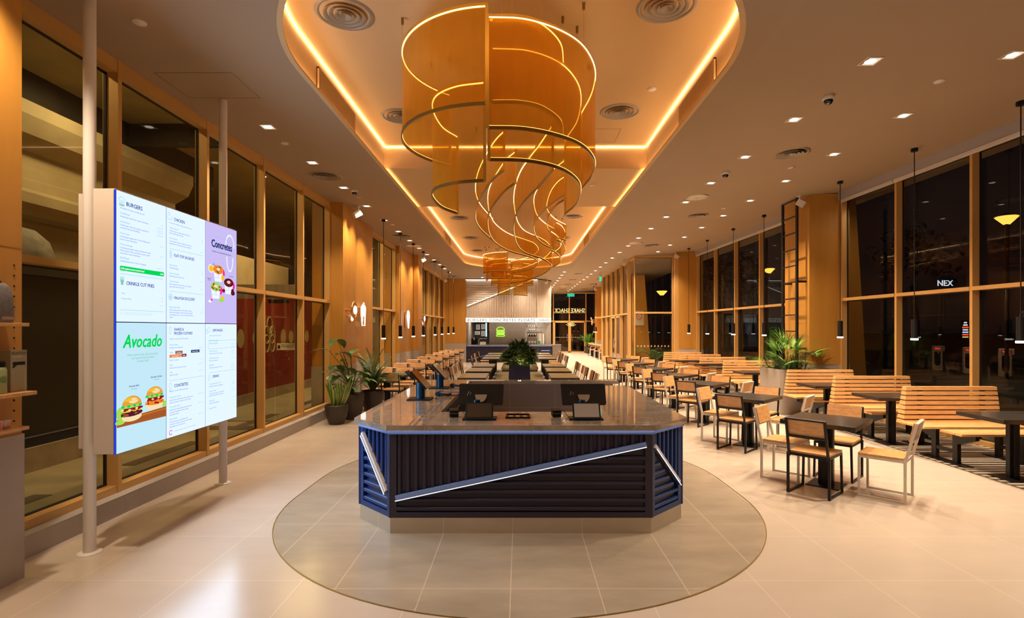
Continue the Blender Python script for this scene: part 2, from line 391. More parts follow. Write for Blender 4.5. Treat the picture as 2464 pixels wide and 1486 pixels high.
# wall grilles inside the tray
for i, (sx, y0, y1) in enumerate([(-1, 5.92, 7.23), (1, 5.72, 7.0), (-1, 15.9, 17.3), (1, 15.9, 17.3)]):
    x = TX + sx * (TR - .004); x2 = TX + sx * (TR - .03)
    t = thing('air_grille', ['long louvred air grille in the left tray wall beside the big gold cylinder', 'long louvred air grille in the right tray wall beside the big gold cylinder',
                             'small distant louvred grille on the left wall of the far tray', 'small distant louvred grille on the right wall of the far tray'][i], 'vent')
    b = MB()
    for z in (4.44, 4.68): b.box(x, y0, z, x2, y1, z + .015)
    for yy in (y0, y1 - .015): b.box(x, yy, 4.44, x2, yy + .015, 4.695)
    b.build('frame', 'tray_paint', t)
    b = MB(); b.box(x, y0, 4.45, x + (x2 - x) * .2, y1, 4.69); b.build('backing', 'vent_hole', t)
    b = MB(); k = y0 + .02
    while k < y1 - .02: b.box(x, k, 4.455, x2, k + .010, 4.68); k += .022
    b.build('slat', 'tray_paint', t); t.children[-1]['kind'] = 'stuff'
# access hatches drawn as fine joints
def hatch(name, pts, w=.006):
    b = MB()
    for i in range(4): b.bar(pts[i], pts[(i + 1) % 4], w, .002)
    o = b.build(name, 'gold_dark'); o['kind'] = 'structure'
hatch('trim_6', [(-3.75, 5.45, C0 - .001), (-2.95, 5.45, C0 - .001), (-2.95, 6.05, C0 - .001), (-3.75, 6.05, C0 - .001)])
hatch('trim_7', [(.95, 8.1, 4.819), (1.55, 8.1, 4.819), (1.55, 8.7, 4.819), (.95, 8.7, 4.819)])

# walls and low plinth on the left
b = MB(); b.box(-4.12, 3.8, 0, -3.81, 11.03, .165); b.box(-4.12, 13.95, 0, -3.81, 16.86, .165); b.box(-4.12, 19.8, 0, -3.81, YK, .165)
struct(b, 'baseboard_left', 'grey_base')
b = MB(); b.box(-4.12, 3.8, .165, -3.81, 11.03, .178); b.box(-4.12, 13.95, .165, -3.81, 16.86, .178); b.box(-4.12, 19.8, .165, -3.81, YK, .178)
struct(b, 'trim_8', 'grey_paint')
def clad(name, x0, y0, x1, y1, ztop=C0, base=1.0, bx=.012):
    t = thing(name, None, None, kind='structure')
    b = MB(); b.box(x0, y0, base, x1, y1, ztop); b.build('wood_panel', 'veneer', t)
    b = MB(); b.box(x0 - bx, y0 - bx, 0, x1 + bx, y1 + bx, base); b.build('stone_base', 'grey_base', t)
    b = MB(); b.box(x0 - .002, y0 - .002, base - .006, x1 + .002, y1 + .002, base + .006); b.build('joint', 'gold_dark', t)
    return t
clad('wall_left', -4.3, 11.03, -3.66, 11.9); clad('wall_left', -4.3, 11.9, -3.85, 13.95)
clad('wall_left', -4.3, 16.86, -3.81, 19.0); clad('wall_left', -4.3, 19.0, -3.62, 19.8)
clad('wall_back', -4.3, YK, -2.82, YK + .3)
# wall behind the camera, left return wall behind the shelf, and everything out of view
b = MB(); b.box(-4.3, -4.1, 0, 8.2, -4, 4.9); struct(b, 'wall_front', 'veneer')
b = MB(); b.box(-4.3, -4, 0, -4.1, 3.0, 4.5); struct(b, 'wall_left', 'veneer')

# ---- glazing: bays of a gold-framed window along a line, outward = left of travel when side = 1
WN = [0]
def glazing(p0, p1, mull, z0, z1, zt, side, gm, head=.12, sill=.07, depth=.15, mw=.05, tw=.06, ends=True, name=None):
    WN[0] += 1
    p0, p1 = Vector(p0), Vector(p1); d = p1 - p0; L = d.length
    t = thing(name or 'window_%d' % WN[0], None, None, (p0.x, p0.y, 0), math.atan2(d.y, d.x), kind='structure')
    s = side                                   # local y > 0 (side 1) or < 0 is outdoors
    for u in mull:
        b = MB(); b.box(u - mw / 2, 0, z0, u + mw / 2, s * depth, z1); b.build('mullion', 'frame_gold', t)
    b = MB(); b.box(0, .006 * s, z0, L, s * depth, z0 + sill); b.build('sill', 'frame_gold', t)
    b = MB(); b.box(0, .006 * s, z1 - head, L, s * depth, z1); b.build('header', 'frame_gold', t)
    us = sorted(mull)
    if zt:
        for a, c in zip(us[:-1], us[1:]):
            b = MB(); b.box(a + mw / 2, -.012 * s, zt - tw, c - mw / 2, s * depth, zt); b.build('transom', 'frame_gold', t)
    for a, c in zip(us[:-1], us[1:]):
        for q, (za, zb) in enumerate([(z0 + sill, zt - tw), (zt, z1 - head)] if zt else [(z0 + sill, z1 - head)]):
            y = s * (depth - .03); g = .014
            b = MB(); b.box(a + mw / 2 + g, y, za + g, c - mw / 2 - g, y + .008 * s, zb - g); pn = b.build('pane', gm, t)
            b = MB()
            for (xa, xb, zc1, zc2) in ((a + mw / 2, a + mw / 2 + g, za, zb), (c - mw / 2 - g, c - mw / 2, za, zb), (a + mw / 2, c - mw / 2, za, za + g), (a + mw / 2, c - mw / 2, zb - g, zb)):
                b.box(xa, y - .01 * s, zc1, xb, y + .015 * s, zc2)
            b.build('gasket', 'rubber', pn)
    return t
XL = -3.92
glazing((XL, 3.72), (XL, 11.03), [.02, 1.5, 2.98, 4.46, 5.94, 7.285], .178, C0, 2.365, 1, 'glass_left')
glazing((XL, 13.95), (XL, 16.86), [.025, 1.42, 2.885], .178, C0, 2.365, 1, 'glass_left')
glazing((XL, 19.8), (XL, YK), [.025, 1.6, 3.2, 4.8, 6.4, 8.17], .178, C0, 2.365, 1, 'glass_left')
# right window wall (front section, section beyond the ladder)
def rw(y): return (xw(y), y)
glazing(rw(11.45), rw(2.0), [.03, 1.61, 3.20, 4.80, 6.40, 8.0, 9.42], .0, 4.56, 2.43, 1, 'glass_right', head=.05)
glazing(rw(20.0), rw(12.5), [.03, 1.70, 3.30, 4.92, 6.50, 7.47], .0, 4.56, 2.43, 1, 'glass_right', head=.05)
b = MB()
for y0, y1 in ((2.0, 11.43), (12.5, 20.0)):
    a, c = xw(y0), xw(y1); vs = [(a - .06, y0, 4.53), (c - .06, y1, 4.53), (c + .25, y1, 4.53), (a + .25, y0, 4.53)]
    vt = [(x, y, zc(x) + .01) for x, y, z in vs]
    b.add(vs + vt, [(0, 1, 2, 3), (4, 7, 6, 5), (0, 4, 5, 1), (1, 5, 6, 2), (2, 6, 7, 3), (3, 7, 4, 0)])
struct(b, 'trim_9', 'grey_paint')
for i, (y0, y1) in enumerate([(2.2, 6.6), (6.64, 9.80), (9.84, 11.36), (12.6, 15.1), (15.13, 19.9)]):
    t = thing('roller_blind', ['white roller blind rolled up above the window beside the nearest benches, mostly out of frame', 'white roller blind rolled up above the window with the charging posts behind it',
              'short white roller blind rolled up just right of the wood column with the ladder', 'white roller blind rolled up directly left of the black ladder', 'longest distant roller blind rolled up above the windows past the ladder'][i], 'blind')
    b = MB(); b.bar((xw(y0) - .045, y0, 4.50), (xw(y1) - .045, y1, 4.50), .045, .05); b.build('blind_roll', 'white_metal', t)
    b = MB(); b.bar((xw(y0) - .05, y0, 4.468), (xw(y1) - .05, y1, 4.468), .02, .014); b.build('bottom_bar', 'white_plastic', t)
clad('column', 6.24, 11.45, 7.1, 12.5, 4.68); clad('column', 5.98, 20.0, 6.9, 20.6, 4.66)
b = MB(); b.box(5.84, 20.0, 0, 5.98, 20.35, 4.63); struct(b, 'trim_10', 'frame_gold')
# glass vestibule
glazing((4.37, 20.2), (5.86, 20.2), [.012, 1.44], 0.0, 4.54, 2.41, 1, 'glass_clear', head=.06, sill=.05, depth=.10, mw=.025)
glazing((4.37, 28.4), (4.37, 20.2), [.03, 1.5, 2.9, 4.1, 5.4, 6.9], 0.0, 4.54, 2.41, 1, 'glass_clear', head=.06, sill=.05, depth=.14, mw=.09)
b = MB(); b.box(4.1, 28.4, 2.33, 4.5, 29.0, 2.41); struct(b, 'trim_11', 'frame_gold')
# dotted safety line on the vestibule glass
b = MB()
for k in range(10): b.box(4.5 + k * .13, 20.315, 1.08, 4.54 + k * .13, 20.32, 1.14)
o = b.build('glass_marking', 'white_plastic'); tag(o, 'row of small white marks on the glass of the vestibule front', 'marking')
# doors in the vestibule side
t = thing('door_1', None, None, (4.37, 0, 0), kind='structure')
for k, y0 in enumerate((23.0, 24.15)):
    b = MB()
    for yy in (y0, y0 + 1.02): b.box(-.02, yy, 0, .03, yy + .07, 2.33)
    for z in (0, 2.26): b.box(-.02, y0, z, .03, y0 + 1.09, z + .07)
    lf = b.build('door_leaf', 'frame_gold', t)
    b = MB(); b.box(0, y0 + .07, .07, .008, y0 + 1.02, 2.26); b.build('pane', 'glass_clear', lf)
    b = MB(); yy = y0 + (.95 if k == 0 else .12); b.tube([(-.02, yy, .9), (-.08, yy, .9), (-.08, yy, 1.3), (-.02, yy, 1.3)], .012, 8); b.build('door_handle', 'steel', lf)
# right wall far beyond, column there, back glass wall
b = MB(); b.box(5.9, 28.4, 0, 6.0, 40, 4.75); b.box(4.45, 28.4, 0, 6.0, 28.5, 4.75); struct(b, 'wall_right', 'veneer')
clad('column', 5.25, 36.2, 5.9, 37.0, 4.66)
YB = 39.7
glazing((1.8, YB), (5.9, YB), [.04, .73, 1.92, 3.16, 4.0], 0, 4.46, 2.36, 1, 'glass_clear', head=.07, sill=.06, depth=.12, mw=.07)
t = thing('door_2', None, None, (0, YB - .03, 0), kind='structure')
for k, x0 in enumerate((2.58, 3.76)):
    b = MB()
    for xx in (x0, x0 + 1.06): b.box(xx, 0, 0, xx + .08, .05, 2.3)
    for z in (0.0, 2.22): b.box(x0, 0, z, x0 + 1.14, .05, z + .08)
    lf = b.build('door_leaf', 'frame_gold', t)
    b = MB(); b.box(x0 + .08, .02, .08, x0 + 1.06, .028, 2.22); b.build('pane', 'glass_clear', lf)
    b = MB(); xx = x0 + (.98 if k == 0 else .16); b.tube([(xx, 0, .85), (xx, -.08, .85), (xx, -.08, 1.35), (xx, 0, 1.35)], .015, 8); b.build('door_handle', 'steel', lf)
b = MB(); b.box(1.64, 29.15, 0, 1.71, YB, 4.4); struct(b, 'wall_back', 'kitchen_tile')
b = MB()
for k in range(17):
    if k != 8: b.box(2.72 + k * .13, YB - .055, 1.10, 2.76 + k * .13, YB - .05, 1.15)
tag(b.build('glass_marking', 'white_plastic'), 'row of small white marks across the far glass entrance doors', 'marking')
# mirrored illuminated name on the far glass, seen from inside
t = thing('shop_sign', 'lit gold capital letters reading backwards on the high glass of the far entrance', 'sign', (0, YB - .08, 0))
b = MB(); vs, fs = text_geo('SHAKE SHACK', .43, 'CENTER', bold=.022, sp=1.02); b.add([(3.74 - x * .80, .0, 2.98 + y) for x, y, z in vs], [f[::-1] for f in fs])
b.add([(3.74 - x * .80, .03, 2.98 + y) for x, y, z in vs], fs); b.build('lettering', 'letter_gold', t)
b = MB(); b.box(2.5, -.01, 2.93, 4.98, .03, 2.96); b.build('rail', 'frame_gold', t)
# palm-leaf emblem on the far door
b = MB()
for k in range(-3, 4):
    a = k * .28; b.add([(3.83 + .05 * k, YB - .06, 1.95), (3.83 + .05 * k + .28 * math.sin(a) - .04, YB - .06, 1.95 + .34 * math.cos(a) - abs(k) * .03), (3.83 + .05 * k + .28 * math.sin(a) + .04, YB - .06, 1.95 + .34 * math.cos(a) - abs(k) * .03), (3.83 + .05 * k + .04, YB - .06, 1.95)], [(0, 1, 2, 3)])
tag(b.build('door_emblem', 'letter_gold'), 'small gold fan-shaped emblem on the far glass doors', 'emblem')
# hanging exit signs
def exit_sign(x, y, z, rz, label, letters='KELUAR'):
    t = thing('exit_sign', label, 'sign', (x, y, z), rz)
    b = MB(); b.box(-.26, -.02, -.10, .26, .02, .10); b.build('sign_box', 'exit_green', t)
    b = MB(); vs, fs = text_geo(letters, .15, 'CENTER', bold=.004); b.add([(p[0], -.023, p[1] - .05) for p in vs], fs); b.build('lettering', 'white_paint', t)
    b = MB(); b.box(-.28, -.03, .10, .28, .03, .15); b.build('housing', 'steel', t)
    b = MB()
    for sx in (-.2, .2): b.cyl((sx, 0, .15), (sx, 0, zc(x) - z), .006, n=6)
    b.build('bracket', 'steel', t)
exit_sign(3.75, YB - .9, 4.22, 0, 'green exit sign hanging in front of the far glass entrance')
exit_sign(3.96, 26.0, 4.20, PI / 2, 'green exit sign hanging edge-on beside the glass vestibule top')

# ---- kitchen front
XK0, XK1, XK2 = -2.82, .94, 1.73
t = thing('wall_back', None, None, kind='structure')
zb, zt_ = 2.34, C0
# diagonal from (XK0, 2.96) to (.70, 4.34)
def dz_(x): return 2.96 + (x + 2.77) * (4.34 - 2.96) / 3.47
b = MB(); b.box(XK0, YK + .05, zb, XK1, YK + .25, zt_); b.build('panel', 'panel_white', t)
b = MB(); z = 3.05
while z < 4.34:
    xa = XK0 + .04; xb = min(.72, -2.77 + (z - 2.96) / (1.38 / 3.47) - .02)
    if xb > xa + .05: b.box(xa, YK, z, xb, YK + .06, z + .05)
    z += .092
b.build('horizontal_slats', 'panel_white', t)
b = MB(); x = XK0 + .05
while x < XK1 - .03:
    b.box(x, YK, zb, x + .045, YK + .06, min(zt_, dz_(x) - .07)); x += .088
b.build('vertical_slats', 'panel_white', t)
b = MB(); b.bar((XK0 + .04, YK - .01, 2.945), (.74, YK - .01, 4.35), .06, .05, up=(0, -1, 0)); b.build('diagonal_trim', 'white_metal', t)
b = MB(); b.bar((XK0 + .06, YK - .045, 2.972), (.72, YK - .045, 4.36), .012, .035, up=(0, -1, 0)); b.build('led_strip', 'led_white', t)
b = MB(); b.add([(XK1, YK + .02, zb), (XK2, YK + 1.1, zb), (XK2, YK + 1.1, zt_), (XK1, YK + .02, zt_)], [(0, 1, 2, 3)])
for k in range(18):
    f = (k + .25) / 18; x0 = XK1 + (XK2 - XK1) * f; y0 = YK + 1.08 * f; b.bar((x0, y0 - .02, zb), (x0, y0 - .02, zt_), .03, .04, up=(.8, -.6, 0))
b.build('chamfer_panel', 'panel_white', t)
b = MB(); b.box(XK0, YK - .08, 4.33, XK1, YK - .05, 4.35); b.build('led_strip', 'led_white', t)
b = MB(); b.prism([(XK0, YK - .10), (XK1, YK - .10), (XK2 + .02, YK + 1.02), (XK2, YK + 1.06), (XK1, YK - .04), (XK0, YK - .04)], 4.36, 4.40); b.build('ceiling_trim', 'vent_hole', t)
t = thing('light_box_sign', 'long white light box with black lettering above the kitchen opening', 'sign')
zs0, zs1 = 2.12, 2.335
b = MB(); b.prism([(XK0, YK - .06), (XK1, YK - .06), (XK2, YK + 1.02), (XK2, YK + 1.2), (XK0, YK + .2)], zs0, zs1); b.build('light_box', 'sign_white', t)
b = MB(); b.prism([(XK0 - .005, YK - .08), (XK1, YK - .08), (XK2 + .01, YK + 1.0), (XK2, YK + 1.2), (XK0, YK + .2)], zs1, zs1 + .03); b.build('cap', 'white_metal', t)
b = MB()
for body, xc, w in (('BURGERS', -2.23, 1.0), ('CONCRETES', -.886, 1.38), ('FLOATS', .383, .85)):
    vs, fs = text_geo(body, .2, 'CENTER', sp=1.15, bold=.0); ww = max(v[0] for v in vs) - min(v[0] for v in vs); k = w / ww
    b.add([(xc + v[0] * k, YK - .067, zs0 + .035 + v[1]) for v in vs], fs)
vs, fs = text_geo('SHAKES', .2, 'CENTER', sp=1.15, bold=.0); ww = max(v[0] for v in vs) - min(v[0] for v in vs)
b.add([((XK1 + XK2) / 2 + v[0] / ww * .60, YK - .085 + (v[0] / ww * .60 + .395) / .79 * 1.08, zs0 + .035 + v[1]) for v in vs], fs)
b.build('lettering', 'black_metal', t)
# kitchen room: back wall with tile, side walls, ceiling
b = MB(); b.box(-4.0, 32.0, 0, 1.68, 32.2, 3.2); b.box(-2.95, YK + .3, 0, XK0 + .06, 32, 3.2); struct(b, 'wall_back', 'concrete')
b = MB(); b.box(-2.9, YK + .1, 2.36, .9, 32, 2.4); b.box(.9, YK + 1.1, 2.36, 1.64, 32, 2.4); struct(b, 'ceiling', 'paint')
b = MB(); b.box(-1.62, YK + .95, 0, .30, YK + 1.25, 2.34); b.box(-1.30, YK + .93, 0, -1.29, YK + .96, 2.34); struct(b, 'wall_back', 'kitchen_tile')
b = MB(); b.box(1.42, YK + 1.0, 0, 1.72, YK + 1.25, 2.34); struct(b, 'column', 'kitchen_tile')
# burger neon
XB, ZB_ = -1.03, 1.60
t = thing('neon_sign', 'green neon burger sign glowing on the grey kitchen wall', 'sign', (XB, YK + .93, ZB_))
def neon(pts, nm, closed=True):
    b = MB(); b.tube([(x, -.03, z) for x, z in pts], .018, 8, closed); b.build(nm, 'neon_green', t)
def rr(w, h, z0, r):
    pts = []
    for cx, cz, a in ((w - r, z0 + r, -90), (w - r, z0 + h - r, 0), (-w + r, z0 + h - r, 90), (-w + r, z0 + r, 180)):
        pts += [(cx + r * math.cos(math.radians(a + k * 30)), cz + r * math.sin(math.radians(a + k * 30))) for k in range(4)]
    return pts
neon([(.22 * math.cos(math.radians(a)), .09 + .17 * math.sin(math.radians(a))) for a in range(0, 181, 12)], 'top_bun')
neon([(-.22 + .44 * k / 24, .035 + .018 * math.sin(k * PI / 2)) for k in range(25)], 'lettuce', False)
neon(rr(.22, .055, -.075, .025), 'patty'); neon(rr(.22, .085, -.24, .035), 'bottom_bun')
b = MB(); b.box(-.20, -.028, -.13, .20, -.024, -.09); b.build('middle_bar', 'neon_green', t)
# front bar of the kitchen
t = thing('service_bar', 'long navy ribbed bar in front of the kitchen opening', 'counter')
b = MB(); b.box(XK0 + .02, YK + .05, .05, XK1, YK + .7, .86); b.prism([(XK1, YK + .05), (XK2 - .02, YK + .05), (XK2 - .02, YK + .7), (XK1, YK + .7)], .05, .86)
x = XK0 + .06
while x < 1.0: b.box(x, YK + .02, .12, x + .045, YK + .06, .80); x += .09
for k in range(7): b.box(1.08, YK + .02, .12 + k * .09, 1.66, YK + .06, .165 + k * .09)
b.build('front', 'navy', t)
b = MB(); b.box(XK0 + .02, YK + .0, .82, 1.71, YK + .06, .86); b.build('top_trim', 'blue_metal', t)
b = MB(); b.box(XK0 + .02, YK + .008, .862, 1.71, YK + .016, .868); b.build('led_strip', 'led_counter', t)
b = MB(); b.box(1.14, YK - .005, .60, 1.60, YK + .03, .64); b.bar((XK0 + .1, YK, .12), (-1.6, YK, .42), .05, .03); b.build('diagonal_trim', 'trim_blue', t)
b = MB(); b.box(XK0, YK - .06, .90, 1.73, YK + .75, .93); b.build('worktop', 'marble', t)
t = thing('end_counter', 'plain grey block counter at the right end of the kitchen bar', 'counter')
b = MB(); b.box(1.73, YK - .08, 0, 2.18, YK + .9, .91); b.build('body', 'well_tile', t); b = MB(); b.box(1.72, YK - .1, .91, 2.2, YK + .92, .945); b.build('worktop', 'marble', t)
# things inside the kitchen
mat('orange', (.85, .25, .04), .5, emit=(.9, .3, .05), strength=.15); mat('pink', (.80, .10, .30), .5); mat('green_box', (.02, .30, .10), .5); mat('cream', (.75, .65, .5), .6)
mat('poster_white', (.62, .60, .58), .6); emis('menu_light', (.6, .85, 1.0), 1.2)
mat('red', (.75, .05, .04), .5)
YI = 30.3
def kthing(name, label, cat, parts, group=None):
    t = thing(name, label, cat, group=group)
    for nm, mt, boxes in parts:
        if nm in ('post', 'rail', 'shelf_board'):
            for q in boxes: b = MB(); b.box(*q); b.build(nm, mt, t)
            continue
        b = MB()
        for q in boxes: b.box(*q)
        b.build(nm, mt, t)
    return t
b = MB(); b.box(-2.62, 31.0, .9, -1.62, 31.1, 2.34); struct(b, 'wall_back', 'vent_hole')
for k, (x, z, w, h) in enumerate([(-2.42, 1.72, .22, .30), (-2.12, 1.74, .22, .30), (-2.45, 1.42, .30, .20), (-2.12, 1.34, .22, .30)]):
    kthing('notice_sheet', 'white notice sheet on the dark kitchen wall, %s' % ['upper left of four', 'upper right of four', 'lower left of four with dark print', 'lower right of four'][k], 'notice',
           [('sheet', 'poster_white', [(x - w / 2, 30.97, z, x + w / 2, 30.99, z + h)]), ('print', 'vent_hole', [(x - w / 2 + .03, 30.96, z + .05 + j * .06, x + w / 2 - .05, 30.968, z + .07 + j * .06) for j in range(int(h / .07))])])
kthing('menu_strip', 'tall narrow lit menu strip in the kitchen left opening', 'screen', [('screen', 'menu_light', [(-1.93, 30.2, 1.32, -1.85, 30.24, 2.1)]), ('frame', 'black_plastic', [(-1.95, 30.22, 1.30, -1.83, 30.26, 2.12)])])
kthing('kitchen_shelf', 'steel shelf holding orange boxes in the kitchen left opening', 'shelf', [('shelf_board', 'steel', [(-1.65, 29.4, z, -1.22 - .3, 29.9, z + .03) for z in (1.62, 1.22)]), ('post', 'steel', [(-1.66, 29.4, .9, -1.64, 29.42, 2.2)])])
for k in range(6):
    x = -1.63 + .1 * (k % 2); z = 1.65 + .135 * (k // 2)
    kthing('fries_box', 'small orange food box on the kitchen shelf, %s column, %s from the shelf' % (['left', 'right'][k % 2], ORD[k // 2]), 'box', [('carton', 'orange', [(x - .045, 29.35, z, x + .045, 29.45, z + .12)]), ('label_print', 'cream', [(x - .02, 29.34, z + .04, x + .02, 29.348, z + .08)])], 'orange boxes on the kitchen shelf')
kthing('pink_box', 'white and pink upright box at the left kitchen opening', 'box', [('carton', 'poster_white', [(-1.60, 29.3, .95, -1.42, 29.4, 1.2)]), ('pink_panel', 'pink', [(-1.48, 29.29, .95, -1.41, 29.38, 1.2), (-1.60, 29.29, .95, -1.42, 29.298, .99)])])
kthing('till_printer', 'white till machine standing on the left of the kitchen bar', 'till', [('body', 'white_plastic', [(-2.1, 28.3, .93, -1.80, 28.6, 1.07)]), ('hood', 'steel', [(-2.2, 28.5, 1.22, -1.75, 28.7, 1.25), (-2.2, 28.5, .93, -2.16, 28.7, 1.25)])])
kthing('drinks_machine', 'dark coffee machine behind the left end of the kitchen bar', 'machine', [('body', 'black_plastic', [(-2.62, 28.9, .9, -2.3, 29.2, 1.25)]), ('spout', 'steel', [(-2.5, 28.85, 1.15, -2.42, 28.9, 1.3)])])
kthing('pot_rack', 'steel overhead rack with hanging utensils in the right kitchen opening', 'rack', [('rail', 'steel', [(.35, 30.0, 1.86, 1.0, 30.4, 1.89), (.9, 30.2, 1.80, 1.35, 30.5, 1.84)]), ('post', 'steel', [(.92, 30.0, 1.3, .95, 30.03, 2.3), (.4, 30.1, 1.86, .42, 30.12, 2.3), (1.2, 30.1, 1.4, 1.23, 30.13, 2.2)])])
for k in range(4):
    b = MB(); x = .48 + k * .12; b.lathe([(.0, 0), (.04, .0), (.05, .08), (.045, .1)], (x, 30.2, 1.89), 12); tag(b.build('steel_pot', 'steel'), 'small steel pot on the kitchen rack, %s from the left' % ORD[k], 'pot', 'pots on the kitchen rack')
kthing('shake_machine', 'tall white and steel machine with a green panel at the right of the kitchen', 'machine', [('body', 'white_plastic', [(1.05, 29.0, .95, 1.20, 29.2, 1.55)]), ('panel', 'green_box', [(1.0, 28.96, .95, 1.14, 28.99, 1.10)]), ('top', 'steel', [(.98, 28.98, 1.55, 1.24, 29.25, 1.62)])])
kthing('cup_tower', 'tall white cup dispenser beside the green panel machine', 'dispenser', [('tube', 'white_paint', [(1.26, 28.98, .95, 1.34, 29.06, 1.48)]), ('cap', 'cream', [(1.25, 28.97, 1.48, 1.35, 29.07, 1.5)])])
kthing('oven', 'dark steel cooking unit with knobs in the right kitchen opening', 'oven', [('body', 'steel', [(.42, 30.0, .9, 1.0, 30.4, 1.30)]), ('door_panel', 'black_plastic', [(.46, 29.98, 1.32, .96, 30.0, 1.46)]), ('hood', 'steel', [(.42, 29.9, 1.5, 1.02, 30.4, 1.6)])])
for k in range(3):
    b = MB(); b.lathe([(.0, 0), (.04, 0), (.055, .05), (.05, .12), (0, .12)], (.55 + k * .16, 29.6, .95), 14); tag(b.build('cup_stack', 'white_paint'), 'stack of white cups on the right kitchen worktop, %s from left' % ORD[k], 'cups', 'cup stacks in the kitchen')

# fill lamps added inside the kitchen to brighten its dark openings
for i, (x, y) in enumerate([(.95, 29.9), (-2.2, 29.6), (1.0, 31.2)]):
    t = thing('added_kitchen_light', 'flat white fill light added under the kitchen ceiling, %s' % ['front right', 'left', 'rear right'][i], 'ceiling light', (x, y, 2.35))
    b = MB(); b.box(-.3, -.1, -.01, .3, .1, 0); b.build('diffuser', 'led_white', t); b = MB()
    for q in ((-.32, -.12, .32, -.1), (-.32, .1, .32, .12), (-.32, -.1, -.3, .1), (.3, -.1, .32, .1)): b.box(q[0], q[1], -.02, q[2], q[3], 0)
    b.build('frame', 'white_plastic', t)
    ld = bpy.data.lights.new('kitchen_fill', 'AREA'); ld.energy = 26; ld.size = .5; ld.color = (1, .86, .72); lo = bpy.data.objects.new('kitchen_fill', ld); COL.objects.link(lo); lo.parent = t; lo.location = (0, 0, -.03)
for k in range(7):
    x = .50 + (k % 4) * .13 + (.06 if k > 3 else 0); z = 1.36 if k < 4 else 1.62
    b = MB(); b.lathe([(0, 0), (.035, 0), (.045, .06), (.03, .11), (0, .11)], (x, 29.85, z), 12); tag(b.build('utensil_tin', 'steel'), 'small steel tin in the right kitchen opening, %s on the %s level' % (ORD[k % 4], 'lower' if k < 4 else 'upper'), 'tin', 'tins in the kitchen')
# ================================================================== CEILING FIXTURES
BEAMS = {}
def beam(k):
    if k not in BEAMS: BEAMS[k] = DL.children[-1].data.copy() if DL.children[-1].type == 'LIGHT' else [c for c in DL.children if c.type == 'LIGHT'][0].data.copy(); BEAMS[k].energy = E_DOWN * k
    return BEAMS[k]
def down(x, y, z, label, group):
    global DL
    if DL is None:
        t = thing('downlight', label, 'ceiling light', (x, y, z), 0, group)
        b = MB(); w = .085
        for q in ((-w, -w, w, -w + .014), (-w, w - .014, w, w), (-w, -w, -w + .014, w), (w - .014, -w, w, w)): b.box(q[0], q[1], -.006, q[2], q[3], .02)
        b.build('trim_frame', 'white_plastic', t)
        b = MB(); b.box(-w + .012, -w + .012, -.003, w - .012, w - .012, .0); b.build('reflector', 'reflector_glow', t)  # lamp light on the reflector imitated by weak emission
        b = MB(); b.cyl((0, 0, -.005), (0, 0, .02), .052, n=20); b.build('lamp', 'lamp_disc', t)
        ld = bpy.data.lights.new('downlight_beam', 'SPOT'); ld.energy = E_DOWN; ld.color = WARM; ld.spot_size = math.radians(116); ld.spot_blend = .8; ld.shadow_soft_size = .05
        lo = bpy.data.objects.new('beam', ld); COL.objects.link(lo); lo.parent = t; lo.location = (0, 0, -.05)
        DL = t; return t
    r = copy_thing(DL, label, (x, y, z), 0, group)
    k = .32 if 'out of' in group else .5 if 'kitchen front' in group else .72 if 'left windows' in group else 1.45 if y > 16 else 1.2 if 'outer' in group else 1.0
    if k != 1.0:
        for c in r.children:
            if c.type == 'LIGHT': c.data = beam(k)
    return r
DL = None
for k in range(-2, 14):
    if k == -1: continue
    y = 6.91 + 1.49 * k
    if k < 0: y = 3.2  # unseen lamp added out of frame for its light
    down(-3.27, y, C0, 'square recessed downlight in the row along the left windows, %s from the camera' % ORD[k + (2 if k < 0 else 1)], 'downlights along the left windows')
y = 5.38; k = 0
while y < 38.5:
    down(3.55 if y < 30 else 3.5, y, zc(3.55), 'square recessed downlight in the inner row right of the ceiling tray, %s from the camera' % ORD[k], 'downlights in the inner right row'); y += 1.5; k += 1
for k in range(10):
    y = 5.45 + 1.55 * k
    down(5.05, y, zc(5.05), 'square recessed downlight in the outer row nearest the right windows, %s from the camera' % ORD[k], 'downlights in the outer right row')
for k in range(10):
    y = 24.6 + 1.5 * k
    down(2.08 if y < YB else 2.0, min(y, 38.9), C0, 'square recessed downlight in the far row beside the kitchen front, %s from the camera' % ORD[k], 'far downlights beside the kitchen')
for k, (x, y, z) in enumerate([(3.5, 2.4, zc(3.5)), (5.0, 2.4, zc(5)), (-1.2, 1.6, C0), (1.2, 1.6, C0), (-1.2, -.8, C0), (2.0, -.8, C0), (-3.2, .8, C0), (4.2, .2, zc(4.2))]):  # unseen lamps added to light the room near the camera
    down(x, y, z, 'unseen recessed downlight added above and behind the camera, %s' % ORD[k], 'added downlights out of the picture')
for k, (x, y) in enumerate([(-1.9, 27.2), (.2, 27.2)]):  # lamps added to brighten the ribbed front
    down(x, y, C0, 'square recessed downlight added to wash the ribbed kitchen front, %s' % ['left', 'right'][k], 'added downlights at the kitchen front')

